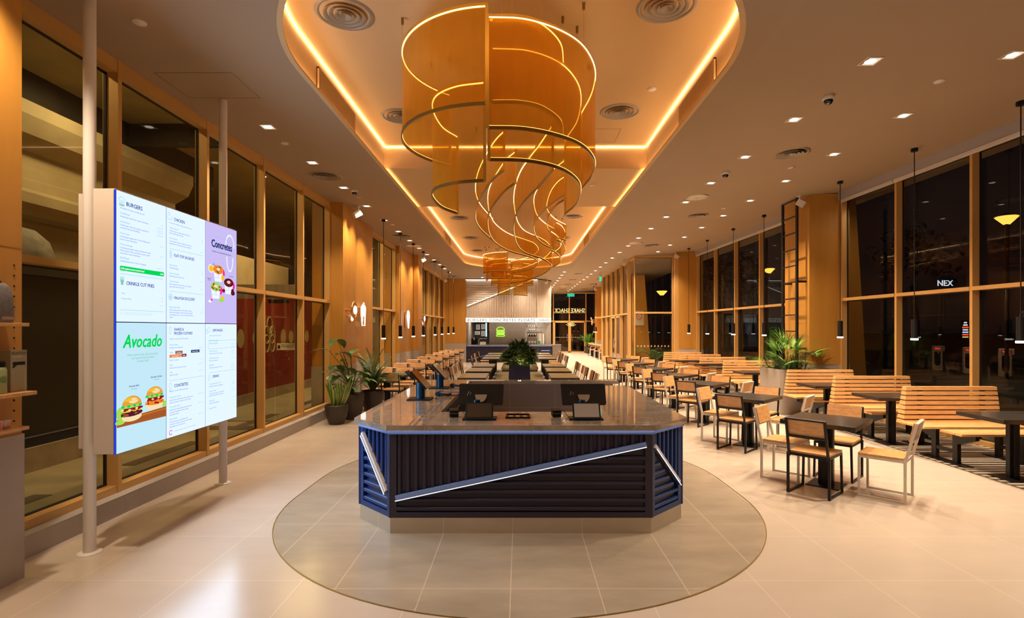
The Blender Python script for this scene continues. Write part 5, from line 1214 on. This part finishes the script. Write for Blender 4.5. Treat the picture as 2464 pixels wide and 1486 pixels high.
def round_pot(t, r, h):
    b = MB(); b.lathe([(0, 0), (r * .60, 0), (r * .66, .02), (r * .86, h * .4), (r * .99, h * .78), (r, h * .95), (r * .97, h), (r * .90, h), (r * .88, h * .9)], n=40); b.build('pot', 'pot', t)
    b = MB(); b.lathe([(0, h * .9), (r * .89, h * .9)], n=32); b.build('soil', 'soil', t)
# three potted plants before the left pillar
t = thing('potted_snake_plant', 'short yellow-edged snake plant in a dark brown pot, nearest of the three pots', 'plant', (-3.42, 9.95, 0)); round_pot(t, .215, .36)
b = MB(); b2 = MB(); random.seed(11)
for k in range(20):
    a = random.uniform(0, 2 * PI); r = random.uniform(.0, .11); ln = random.uniform(.04, .45); x, y = r * math.cos(a), r * math.sin(a); L = random.uniform(.40, .62)
    d = Vector((math.cos(a) * ln, math.sin(a) * ln, 1)); up = Vector((math.sin(a * .3), -1, .0)).normalized()
    sd = d.cross(up); leaf(b2, (x, y + .004, .32), d, L, .034, -.05, 6, .25, up=up); leaf(b, (x, y - .001, .32), d, L * .985, .023, -.05, 6, .25, up=up)
b.build('leaf_blades', 'leaf', t); b2.build('leaf_edges', 'leaf_yellow', t)
def px3(u, v, y):            # a point seen at zoom coordinates, at depth y
    px, py = 740 + u / 5.714, 780 + v / 5.714
    return Vector(((px - VX) * y / F, y, H + (HY - py) * y / F))
PB = Vector((-3.30, 10.5, 0))
t = thing('potted_broadleaf_plant', 'tall broad-leaved plant in a dark brown pot behind the snake plant', 'plant', PB); round_pot(t, .23, .50)
b = MB(); b2 = MB()
for (u0, v0, u1, v1, y, w, dr) in [(300, 360, 45, 365, 9.85, .045, .9), (410, 205, 320, 312, 10.3, .085, .9), (412, 205, 495, 322, 10.4, .075, 1.0), (445, 400, 388, 428, 10.5, .05, .5), (450, 385, 592, 470, 10.35, .10, .9), (585, 415, 706, 342, 10.4, .075, .3), (600, 435, 812, 542, 10.3, .06, .8),
        (350, 640, 112, 706, 9.85, .035, .8), (382, 565, 312, 628, 10.3, .07, .6), (460, 640, 330, 650, 10.2, .08, .9), (470, 720, 350, 800, 10.2, .085, .8), (500, 700, 400, 752, 10.3, .07, .8), (660, 640, 808, 738, 10.3, .07, .8), (345, 700, 322, 822, 10.25, .065, .7), (500, 560, 430, 640, 10.5, .07, .8), (560, 600, 650, 700, 10.4, .07, .8), (430, 560, 480, 660, 10.3, .06, .8), (520, 480, 470, 520, 10.5, .05, .5)]:
    A = px3(u0, v0, y) - PB; B = px3(u1, v1, y + (.15 if u1 > u0 else -.1)) - PB; d = B - A; L = d.length * 1.05
    mid = Vector((A.x * .35, A.y * .3, .5 + (A.z - .5) * .55)); b2.tube([Vector((A.x * .06, A.y * .06, .44)), mid, A], .010, 6, r_end=.005)
    d.z += L * dr * .45; leaf(b, A, d, L * 1.08, w * 1.5, dr, 9, .22)
random.seed(17)
for k in range(16):
    a = random.uniform(0, 2 * PI); r = random.uniform(.12, .28); z = random.uniform(.62, .98); A = Vector((r * math.cos(a), r * math.sin(a) * .6 - .05, z)); b2.tube([Vector((0, 0, .44)), Vector((A.x * .4, A.y * .4, .5 + (z - .5) * .6)), A], .008, 5, r_end=.004)
    leaf(b, A, (math.cos(a), math.sin(a) * .6 - .3, .5), random.uniform(.22, .32), .07, 1.2, 7, .22)
b.build('leaves', 'leaf_pale', t); b2.build('stems', 'stem', t)
t = thing('potted_palm', 'bushy feathered palm in a dark brown pot, right of the broad-leaved plant', 'plant', (-3.07, 11.12, 0)); round_pot(t, .23, .49)
b = MB(); b2 = MB(); random.seed(8)
for k in range(34):
    a = 2 * PI * k / 34 + random.uniform(-.2, .2); t_ = random.uniform(.15, .95); q = .45 if math.sin(a) > 0 else 1; frond(b, (random.uniform(-.05, .05), random.uniform(-.05, .05), .45), (math.cos(a) * t_ * .8, math.sin(a) * t_ * .8 * q, 1.5), random.uniform(.50, .95), 22, .17, .0075, 1.7, .9, b2)
b.build('fronds', 'leaf', t); b2.build('stems', 'stem', t)

# stone planter beside the ladder
t = thing('stone_planter', 'tall pale stone planter box with ferns and a fan palm before the ladder', 'plant', (5.37, 10.98, 0))
b = MB(); b.box(0, 0, 0, .62, .03, .93); b.box(0, .87, 0, .62, .90, .93); b.box(0, .03, 0, .03, .87, .93); b.box(.59, .03, 0, .62, .87, .93); b.build('box_body', 'grey_base', t)
b = MB(); b.box(.03, .03, .8, .59, .87, .88); b.build('soil', 'soil', t)
b = MB(); b2 = MB(); random.seed(21)
for k in range(16):
    a = 2 * PI * k / 16 + .3; e = random.uniform(.35, 2.6); L = random.uniform(.40, .70)
    d = Vector((math.cos(a), math.sin(a), e)).normalized(); o_ = Vector((.36, .4, .90)); p = o_ + d * L; b2.tube([o_, o_.lerp(p, .5) + Vector((0, 0, .03)), p], .008, 5, r_end=.004)
    sd = d.cross(Vector((0, 0, 1))).normalized(); nn = sd.cross(d)
    for j in range(-9, 10): leaf(b, p, d * math.cos(j * .16) + sd * math.sin(j * .16) * 1.2 + Vector((0, 0, .1)), .40 - abs(j) * .012, .011, .7, 5, .1)
b.build('fan_fronds', 'leaf_light', t)
b = MB()
for k in range(60):
    a = random.uniform(0, 2 * PI); x, y = random.uniform(.06, .58), random.uniform(.05, .82); d = Vector(((x - .36) * 2 + math.cos(a) * .4, (y - .4) * 1.2 + math.sin(a) * .4, 1.1)); frond(b, (x, y, .86), d, random.uniform(.22, .36), 9, .08, .010, 1.0, .9, b2)
b.build('fern_fronds', 'leaf', t)
b = MB()
for k in range(26):
    x, y = random.uniform(.36, .58), random.uniform(.05, .5); p = Vector((x, y, random.uniform(1.0, 1.35))); b2.tube([(x, y, .87), p], .004, 4)
    for j in range(7): leaf(b, p, (math.cos(j * .9 + k), math.sin(j * .9 + k), .35), .10, .017, .5, 3, .1)
b.build('whorled_leaves', 'leaf', t); b2.build('stems', 'stem', t)
t = thing('far_potted_palm', 'bright green palm far back beside the distant entrance', 'plant', (4.95, 38.2, 0)); round_pot(t, .3, .5)
b = MB(); b2 = MB(); random.seed(9)
for k in range(26): a = 2 * PI * k / 26; q = random.uniform(.1, .8); frond(b, (0, 0, .45), (math.cos(a) * q, math.sin(a) * q, 1.2), random.uniform(.7, 1.1), 12, .3, .02, 1.2, 1, b2)
b.build('fronds', 'leaf_light', t); b2.build('stems', 'stem', t)

# ================================================================== LADDER
t = thing('library_ladder', 'tall black steel ladder standing before the wood column', 'ladder')
for y in (11.58, 12.2):
    b = MB(); b.box(6.02, y - .03, 0, 6.06, y + .03, 4.62); b.build('rail', 'black_metal', t)
for k in range(13):
    z = 4.6 - k * .36
    if z < .2: break
    b = MB(); b.bar((6.04, 11.58, z), (6.04, 12.2, z), .025, .025); b.build('rung', 'black_metal', t)
for z in (2.78, 1.32):
    for y in (11.58, 12.2):
        b = MB(); b.box(6.04, y - .02, z, 6.25, y + .02, z + .045); b.build('wall_bracket', 'black_metal', t)

# ================================================================== WINDOW BENCHES AND THEIR TABLES
BN = None
def bench(label, x, y, w=1.40):
    """local origin: left end, centre of the posts; x to the right, +y away from the camera"""
    t = thing('slatted_bench', label, 'bench', (x, y, 0), 0, 'slatted benches by the right windows')
    b = MB()
    for k in range(3):
        yy = -.60 + k * .12; b.prism([(.03 + k * .005, yy), (w - .03, yy), (w - .03, yy + .105), (.03, yy + .105)], .425, .455)
    b.build('seat_slats', 'slat_wood', t, bevel=.003)
    b = MB()
    for k in range(4):
        yy = -.08 + k * .115; b.box(-.05 + .0 * k, yy, .425, w, yy + .10, .455)
    b.build('seat_slats', 'slat_wood', t, bevel=.003)
    b = MB()
    for k in range(8):
        z = .42 + k * .068; f = k / 7; ins = .045 * f; yb = .36 + .02 * f
        b.add([(ins, yb, z), (w - ins, yb, z), (w - ins, yb + .16 - .07 * f, z), (ins, yb + .16 - .07 * f, z), (ins + .006, yb + .003, z + .050), (w - ins - .006, yb + .003, z + .050), (w - ins - .006, yb + .15 - .07 * f, z + .050), (ins + .006, yb + .15 - .07 * f, z + .050)],
              [(0, 3, 2, 1), (4, 5, 6, 7), (0, 1, 5, 4), (1, 2, 6, 5), (2, 3, 7, 6), (3, 0, 4, 7)])
    b.build('back_slats', 'slat_wood', t)
    b = MB()
    for xx in (.25, w - .25): b.box(xx, .40, .30, xx + .05, .45, .93)
    b.build('back_support', 'black_metal', t)
    for xx in (.22, w - .30):
        for yy in (-.30, .06):
            b = MB(); b.box(xx, yy, .012, xx + .05, yy + .08, .42); b.build('leg', 'black_metal', t)
        b = MB(); b.prism([(xx - .04, -.45), (xx + .09, -.45), (xx + .09, .30), (xx - .04, .30)], 0, .012); b.build('base_plate', 'black_metal', t)
        b = MB(); b.bar((xx + .025, -.24, .16), (xx + .025, .10, .16), .04, .04)
        for s0, s1 in ((-.28, -.58), (.12, .42)):
            b.add([(xx, s0, .425), (xx + .05, s0, .425), (xx + .05, s1, .425), (xx, s1, .425), (xx, s0, .26), (xx + .05, s0, .26), (xx + .05, s1, .37), (xx, s1, .37)], [(0, 1, 2, 3), (7, 6, 5, 4), (0, 4, 5, 1), (1, 5, 6, 2), (2, 6, 7, 3), (3, 7, 4, 0)])
        b.build('cantilever_bracket', 'black_metal', t)
    return t
bl = ['nearest slatted wooden bench with high back beside the right windows', 'second slatted wooden bench with high back from the camera', 'third slatted wooden bench, directly right of the stone planter', 'slatted wooden bench directly behind the stone planter',
      'slatted wooden bench just beyond the stone planter, first of the far four', 'slatted wooden bench among the far four, second', 'slatted wooden bench among the far four, third', 'farthest slatted wooden bench before the glass vestibule']
for k, (x, y) in enumerate([(5.50, 7.25), (5.50, 8.95), (5.40, 10.38), (5.38, 12.0), (5.30, 13.5), (5.25, 15.15), (5.15, 16.8), (5.07, 18.4)]):
    if k == 3: continue
    if BN is None: BN = bench(bl[k], x, y)
    else: copy_thing(BN, bl[k], (x, y, 0), 0, 'slatted benches by the right windows')
TB = None
for k, (x, y) in enumerate([(6.08, 6.32), (5.98, 8.25), (5.92, 9.85), (5.85, 12.70), (5.8, 14.30), (5.68, 15.72), (5.62, 17.45)]):
    lab = 'dark rectangular table between the window benches, %s from the camera' % ORD[k]
    if TB is None: TB = sq_table(lab, (x, y, 0), 0, 1.25, .66, 'tables between the window benches', posts=((-.22, 0), (.22, 0)), base=.16, post=.06)
    else: copy_thing(TB, lab, (x, y, 0), 0, 'tables between the window benches')
t = copy_thing(BN, 'slatted wooden bench cut off by the right picture edge', (5.78, 5.35, 0), 0, 'slatted benches by the right windows')

# ================================================================== WALL ICON SIGNS
emis('icon_white', (1, .93, .85), 1.8); mat('copper', (.80, .42, .18), .25, .85)
def ringsign(x, y, z, r1, k, label):
    t = thing('icon_sign', label, 'wall sign', (x, y, z)); o = .26 * k
    b = MB(); b.cyl((0, 0, 0), (o - .03, 0, 0), .035 * k, n=16); b.cyl((0, 0, 0), (.02, 0, 0), .06 * k, n=20); b.cyl((0, .02, -.17 * k), (o - .08, .02, -.19 * k), .03 * k, n=14); b.build('bracket_tube', 'copper', t)
    def tor(cy, cz, R, w, nm, mt, dx):
        b = MB(); ps = [(dx, cy + R * math.cos(a), cz + R * math.sin(a)) for a in [2 * PI * q / 28 for q in range(28)]]; b.tube(ps, w, 8, True); return b.build(nm, mt, t)
    tor(.0, 0, r1, .028 * k, 'outer_ring', 'copper', o); tor(.0, 0, r1 * .72, .022 * k, 'inner_ring', 'copper', o - .02); tor(0, 0, r1 * .43, .028 * k, 'light_ring', 'icon_white', o + .02)
    tor(-.09 * k, -.27 * k, r1 * .48, .022 * k, 'small_ring', 'copper', o - .06); tor(-.07 * k, -.26 * k, r1 * .25, .022 * k, 'light_ring', 'icon_white', o - .03)
ringsign(-3.66, 11.22, 2.17, .17, .68, 'glowing copper ring sign on the front left wood pillar'); ringsign(-3.62, 19.25, 2.14, .17, .65, 'glowing copper ring sign on the distant left wood pillar')
ringsign(5.25, 36.6, 2.2, .18, -1.0, 'tiny glowing ring sign on the far right column')
def outline(t, pts, nm, r=.016, closed=True): b = MB(); b.tube([(0, y, z) for y, z in pts], r, 6, closed); b.build(nm, 'icon_white', t)
t = thing('icon_sign', 'glowing white fries cup sign on the left wood wall', 'wall sign', (-3.74, 12.75, 1.85))
outline(t, [(-.10, .0), (.10, .0), (.16, .45), (-.16, .45)], 'cup_outline'); b = MB(); b.add([(.0, -.13, .22), (.0, .13, .22), (0, .155, .44), (0, -.155, .44)], [(0, 1, 2, 3)]); b.box(-.01, -.10, .43, .01, -.04, .50); b.box(-.01, -.02, .43, .01, .05, .55); b.box(-.01, .06, .43, .01, .12, .49); b.build('fries', 'icon_white', t)
b = MB(); [b.cyl((-.11, 0, z), (0, 0, z), .012, n=8) for z in (.26, .42)]; b.build('bracket', 'steel', t); b = MB(); b.box(-.05, -.14, .10, -.03, .14, .42); b.build('back_plate', 'copper', t)
t = thing('icon_sign', 'glowing white ice cream cone sign on the second left wood wall', 'wall sign', (-3.69, 17.67, 1.80))
outline(t, [(.0, .0), (.10, .28), (.14, .36), (.12, .48), (.05, .56), (-.05, .56), (-.12, .48), (-.14, .36), (-.10, .28)], 'cone_outline', .022); outline(t, [(-.11, .30), (.11, .30)], 'cone_band', .022, False); outline(t, [(-.12, .38), (.12, .38)], 'cone_band', .02, False)
b = MB(); [b.cyl((-.12, 0, z), (0, 0, z), .012, n=8) for z in (.45, .52)]; b.build('bracket', 'steel', t); b = MB(); b.box(-.1, -.10, .02, -.07, .10, .5); b.build('back_plate', 'copper', t)
# ================================================================== OUTSIDE, LEFT
mat('out_floor', (.34, .30, .20), .5, noise=.12, nscale=3); mat('out_stripe', (.10, .075, .05), .5); mat('out_cream', (.42, .34, .20), .8, noise=.12, nscale=2); mat('out_dark', (.05, .04, .03), .8, noise=.3, nscale=2)
mat('hoarding', (.012, .012, .014), .6); mat('red_wall', (.20, .012, .016), .4); mat('red_letters', (.42, .36, .18), .5); mat('rock', (.30, .28, .25), .9, noise=.3, nscale=8)
b = MB(); b.box(-16, -2, -.12, -4.14, 45, 0.0); struct(b, 'ground', 'out_floor')
b = MB()
for y in (4.2, 6.9, 9.6, 12.3, 15.0):
    b.box(-5.2, y, 0, -5.0, y + 1.5, .004); b.box(-4.75, y - 1.1, 0, -4.55, y + .3, .004)
b.box(-8, 9.35, 0, -4.14, 9.7, .005); struct(b, 'trim_12', 'out_stripe')
b = MB(); b.box(-14, -2, 5.4, -4.14, 45, 5.5); struct(b, 'ceiling', 'out_cream')
b = MB(); b.box(-7.0, -2, 4.87, -6.9, 12, 5.4); b.box(-9, 9.4, 5.0, -4.3, 9.5, 5.4); struct(b, 'wall_outside', 'out_dark')
b = MB(); prof = [(-6.9, 3.30), (-6.75, 3.34), (-6.62, 3.48), (-6.62, 3.62), (-6.82, 3.72), (-6.86, 4.05), (-6.86, 4.25), (-6.60, 4.4), (-6.50, 4.62), (-6.50, 4.80), (-6.9, 4.87)]
vs = [(x, -2, z) for x, z in prof] + [(x, 10.6, z) for x, z in prof]; n = len(prof); b.add(vs, [(i, i + 1, n + i + 1, n + i) for i in range(n - 1)] + [tuple(range(n, 2 * n))]); struct(b, 'trim_13', 'out_cream')
b = MB(); b.box(-7.1, -2, 0, -6.95, 16, 3.6); struct(b, 'wall_outside', 'out_cream')
t = thing('hoarding', 'tall black hoarding panel outside the left window', 'hoarding'); b = MB(); b.box(-6.2, 2.5, .30, -6.1, 9.0, 2.45); b.build('panel', 'hoarding', t)
b = MB(); b.box(-6.21, 2.5, .42, -6.09, 9.0, .435); b.build('edge_line', 'steel', t); b = MB(); b.box(-6.25, 2.5, 0, -6.05, 9.0, .30); b.build('kerb', 'concrete', t); b = MB(); b.box(-6.22, 2.5, 2.45, -6.05, 9.05, 2.58); b.build('top_rail', 'out_dark', t)
t = thing('boulder', 'large pale round boulder lit outside behind the black hoarding', 'rock', (-6.55, 6.85, 2.58)); b = MB(); b.lathe([(.42, 0), (.44, .15), (.38, .34), (.24, .48), (0, .54)], n=24); b.build('stone', 'rock', t)
# red hoarding of the neighbouring shop
t = thing('shop_hoarding', 'dark red shop hoarding with cream ovals and letters beyond the left windows', 'hoarding'); b = MB(); b.box(-6.5, 10.8, .25, -6.4, 17.2, 2.75); b.build('panel', 'red_wall', t)
b = MB(); b.box(-6.52, 10.8, 0, -6.38, 17.2, .25); b.build('skirting', 'concrete', t)
b = MB()
for k, y in enumerate([11.4, 12.2, 12.9, 14.4, 14.9, 15.5, 16.0]):
    rz_ = .22; b.add([(-6.395, y + .16 * math.cos(a), 1.55 + rz_ * math.sin(a) * (1 if k % 2 else .8)) for a in [2 * PI * q / 20 for q in range(20)]], [tuple(range(20))])
for cy_, cz_ in ((13.45, 1.62), (13.75, 1.62), (13.6, 1.85), (13.45, 1.40), (13.75, 1.40)): b.tube([(-6.39, cy_ + .14 * math.cos(a), cz_ + .22 * math.sin(a)) for a in [2 * PI * q / 20 for q in range(20)]], .018, 5, True)
vs, fs = text_geo('LUNA', .30, 'CENTER'); b.add([(-6.395, 11.6 + v[0], .62 + v[1]) for v in vs], fs); vs, fs = text_geo('BAR', .30, 'CENTER'); b.add([(-6.395, 15.4 + v[0], .62 + v[1]) for v in vs], fs)
b.build('lettering', 'red_letters', t)
# neighbouring glass sliding door with its notice
t = thing('sliding_door', 'frameless glass sliding door with a small notice outside the left windows', 'door'); b = MB(); b.box(-6.3, 10.2, .02, -4.70, 10.212, 2.35); b.box(-4.68, 10.2, .02, -4.2, 10.212, 2.35); b.build('pane', 'glass_clear', t)
b = MB(); b.box(-6.3, 10.15, 2.35, -4.2, 10.25, 2.62); b.box(-6.3, 10.18, 0, -4.2, 10.23, .02); b.box(-6.38, 10.15, 0, -6.3, 10.25, 2.62); b.build('frame', 'concrete', t)
b = MB(); b.box(-4.78, 10.12, 2.26, -4.4, 10.18, 2.33); b.box(-5.0, 10.12, 2.40, -4.6, 10.18, 2.47); b.build('door_closer', 'black_plastic', t)
b = MB(); b.box(-4.64, 10.17, 1.37, -4.18, 10.185, 1.50); n_ = b.build('notice', 'white_plastic', t); b = MB(); vs, fs = text_geo('PLEASE PRESS THE BUTTON\nTO OPEN SLIDING DOOR', .034, 'LEFT'); b.add([(-4.55 + v[0] * .72, 10.165, 1.455 + v[1]) for v in vs], fs); b.box(-4.62, 10.163, 1.40, -4.575, 10.168, 1.46); b.build('lettering', 'vent_hole', n_)
b = MB(); b.box(-5.8, 19.0, 0, -4.3, YK, 5.0); struct(b, 'wall_outside', 'out_cream')
for k, (x, y, z) in enumerate([(-5.6, 7.9, 5.38), (-5.5, 11.2, 5.38), (-6.1, 12.6, 5.38)]):
    t = thing('soffit_light', 'round ceiling light outside the left windows, %s from the camera' % ORD[k], 'ceiling light', (x, y, z)); b = MB(); b.cyl((0, 0, 0), (0, 0, .02), .09, n=20); b.build('lamp', 'lamp_disc', t); b = MB(); b.lathe([(.09, 0), (.12, 0), (.12, .02)], n=20); b.build('ring', 'white_plastic', t)
def alight(x, y, z, e, col, size, rot=(0, 0, 0), name='outdoor_fill'):
    ld = bpy.data.lights.new(name, 'AREA'); ld.energy = e; ld.color = col; ld.size = size; lo = bpy.data.objects.new(name, ld); COL.objects.link(lo); lo.location = (x, y, z); lo.rotation_euler = rot; return lo
alight(-5.6, 7.5, 5.3, 50, (1, .82, .50), .3); alight(-5.4, 13.0, 5.0, 110, (1, .82, .50), .3); alight(-5.5, 4.0, 5.3, 40, (1, .82, .50), .3); alight(-5.8, 14.5, 5.3, 40, (1, .78, .45), .3)  # area lights without fixtures, added to brighten the view outside

# ================================================================== OUTSIDE, RIGHT
mat('asphalt', (.035, .032, .030), .7, noise=.3, nscale=2); mat('charger', (.55, .47, .38), .4); mat('trunk', (.03, .022, .016), .9); mat('tree_leaf', (.010, .018, .007), .6)
emis('red_glow', (1, .05, .02), 2.2); emis('street_glow', (1, .42, .06), 2.5); emis('dim_blue', (.25, .6, 1.0), 1.6); emis('dim_gold', (1, .6, .15), .9); emis('dim_white', (.8, .9, 1.0), 1.0)
b = MB(); b.box(8.0, -6, -.14, 70, 70, -.02); b.box(5.9, 28.3, -.14, 70, 70, -.03); struct(b, 'ground', 'asphalt')
b = MB(); b.box(2, 39.9, -.1, 9, 60, -.01); struct(b, 'ground', 'asphalt')
def charger(x, y, label):
    t = thing('charging_post', label, 'charging post', (x, y, 0), -.45); t.scale = (.74, .74, .74)
    b = MB(); b.prism([(-.24, -.14), (.24, -.14), (.24, .14), (-.24, .14)], 0, 1.42); b.box(.24, -.14, 1.08, .34, .14, 1.42); b.build('housing', 'charger', t, bevel=.05)
    pts = [(.15 * math.cos(a), -.146, .42 + .15 * math.sin(a)) for a in [PI + PI * q / 12 for q in range(13)]] + [(.15, -.146, 1.08), (-.15, -.146, 1.08)]
    b = MB(); b.add([(p[0] - .02, p[1], p[2]) for p in pts], [tuple(range(len(pts)))]); b.build('front_recess', 'black_plastic', t)
    b = MB(); b.box(-.2, -.15, 1.20, .16, -.142, 1.32); b.build('name_strip', 'red', t)
    b = MB(); vs, fs = text_geo('TESLA', .105, 'CENTER', bold=.004); b.add([(-.02 + v[0], -.152, 1.22 + v[1]) for v in vs], fs); b.build('lettering', 'red_glow', t)
    b = MB(); b.cyl((.02, -.15, 1.02), (.02, -.147, 1.02), .012, n=10); b.build('status_light', 'dim_blue', t)
charger(17.9, 22.8, 'left of the three lit charging posts outside the right windows'); charger(17.8, 21.1, 'middle of the three lit charging posts outside the right windows'); charger(17.8, 19.5, 'right of the three lit charging posts outside the right windows')
def lantern(x, y, z, label, s=1.0):
    t = thing('street_lamp', label, 'street lamp', (x, y, 0)); b = MB(); b.cyl((0, 0, 0), (0, 0, z), .06 * s, n=10); b.build('pole', 'black_metal', t)
    b = MB(); b.lathe([(.10 * s, 0), (.34 * s, .26 * s), (.30 * s, .28 * s), (0, .28 * s)], (0, 0, z), n=20); b.build('lamp_glass', 'street_glow', t); b = MB(); b.lathe([(.36 * s, .28 * s), (.1 * s, .42 * s), (0, .44 * s)], (0, 0, z), n=20); b.build('cap', 'black_metal', t)
lantern(17.4, 19.0, 5.5, 'orange glowing street lamp seen through the rightmost window'); lantern(15.0, 32.0, 5.1, 'orange glowing street lamp seen just left of the ladder'); lantern(9.1, 34.0, 3.9, 'yellow glowing street lamp seen through the vestibule glass', 1.0)
t = thing('price_totem', 'lit roadside price totem with coloured rows beyond the middle right window', 'sign', (50.25, 60, -.3))
b = MB(); b.box(-.4, -.05, 0, .4, .05, 3.0); b.build('totem_body', 'black_metal', t)
for k, (m_, w) in enumerate([('dim_gold', .68), ('red_glow', .68), ('dim_blue', .68), ('dim_white', .62), ('red_glow', .72), ('dim_white', .5), ('dim_white', .35)]):
    b = MB(); b.box(-w / 2, -.06, 1.05 + k * .27, w / 2, -.055, 1.20 + k * .27); b.build('price_row', m_, t)
t = thing('roof_sign', 'small distant white lit letters beyond the middle right window', 'sign', (48.0, 60, 6.6)); b = MB(); vs, fs = text_geo('NEX', .9, 'CENTER', bold=.03); b.add([(v[0], 0, v[1]) for v in vs], fs); b.build('lettering', 'dim_white', t); b = MB(); b.box(-.03, .0, -5, .03, .05, .2); b.build('post', 'black_metal', t)
def tree(x, y, h, r, label, seed):
    random.seed(seed); t = thing('tree', label, 'tree', (x, y, 0)); b = MB(); b.tube([(0, 0, 0), (.1, 0, h * .4), (-.05, .1, h * .75)], .16, 8, r_end=.08); b.build('trunk', 'trunk', t)
    b = MB()
    for k in range(420):
        a = random.uniform(0, 2 * PI); e = random.uniform(-.8, 1.5); rr = r * random.uniform(.3, 1); leaf(b, (rr * math.cos(a) * math.cos(e), rr * math.sin(a) * math.cos(e), h + rr * math.sin(e) * .8), (random.uniform(-1, 1), random.uniform(-1, 1), random.uniform(-.6, .6)), .42, .09, .4, 3)
    b.build('crown', 'tree_leaf', t)
tree(19.6, 26.4, 5.2, 2.2, 'dark tree outside behind the left charging post', 1); tree(26.0, 23.0, 5.6, 2.6, 'dark tree outside behind the right charging post', 2); tree(11.8, 33.5, 5.0, 2.4, 'dark tree outside left of the charging posts', 3); tree(10.5, 26.0, 4.2, 1.8, 'dark tree outside behind the ladder windows', 4)
# planting outside the windows beyond the ladder
for k, (x, y) in enumerate([(7.9, 15.4), (8.0, 17.2), (5.6, 21.9), (7.8, 13.8)]):
    t = thing('outdoor_palm', ['low dark palm outside the windows left of the ladder', 'low dark palm outside the farthest bench window', 'green fan palm seen through the glass vestibule', 'low dark palm outside directly behind the stone planter'][k], 'plant', (x, y, 0)); b = MB(); b2 = MB(); random.seed(30 + k)
    b3 = MB(); b3.box(-.4, -.4, 0, .4, .4, .45); b3.build('planter', 'concrete', t)
    for q in range(16): a = 2 * PI * q / 16; frond(b, (0, 0, .4), (math.cos(a) * .7, math.sin(a) * .7, 1.1), random.uniform(.8, 1.2), 12, .34, .018, 1.2, 1, b2)
    b.build('fronds', 'leaf', t); b2.build('stems', 'stem', t)
b = MB()
b.add([(7.28, 12.2, 0), (8.0, 12.2, 0), (7.70, 12.2, 4.9), (7.28, 12.2, 4.9), (7.28, 12.5, 0), (8.0, 12.5, 0), (7.70, 12.5, 4.9), (7.28, 12.5, 4.9)], [(0, 1, 2, 3), (7, 6, 5, 4), (0, 4, 5, 1), (1, 5, 6, 2), (2, 6, 7, 3), (3, 7, 4, 0)]); struct(b, 'wall_outside', 'veneer')
b = MB(); b.add([(5.05, 23.6, 0), (5.85, 23.6, 0), (5.55, 23.6, 4.16), (5.05, 23.6, 4.16), (5.05, 23.9, 0), (5.85, 23.9, 0), (5.55, 23.9, 4.16), (5.05, 23.9, 4.16)], [(0, 1, 2, 3), (7, 6, 5, 4), (0, 4, 5, 1), (1, 5, 6, 2), (2, 6, 7, 3), (3, 7, 4, 0)]); struct(b, 'wall_outside', 'veneer')
t = thing('no_smoking_sign', 'small no smoking notice behind the vestibule glass', 'sign', (5.30, 23.59, 2.24)); b = MB(); b.box(-.22, 0, -.32, .22, .01, .32); b.build('board', 'cream', t); b = MB(); b.tube([(.13 * math.cos(a), -.004, .08 + .13 * math.sin(a)) for a in [2 * PI * q / 20 for q in range(20)]], .014, 5, True); b.bar((-.09, -.004, .17), (.09, -.004, -.01), .01, .02); b.build('symbol', 'red', t)
b = MB(); b.box(20, 64, 0, 70, 64.5, 1.2); b.box(9, 44, 0, 60, 44.2, .9); struct(b, 'wall_outside', 'concrete')
ld = alight(16.5, 19.0, 3.2, 22, (1, .75, .45), .4); alight(7.7, 10.6, 4.4, 14, (1, .75, .45), .3); alight(5.3, 22, 4.3, 14, (1, .8, .45), .3)  # area lights added to brighten what stands beyond the right-hand glass
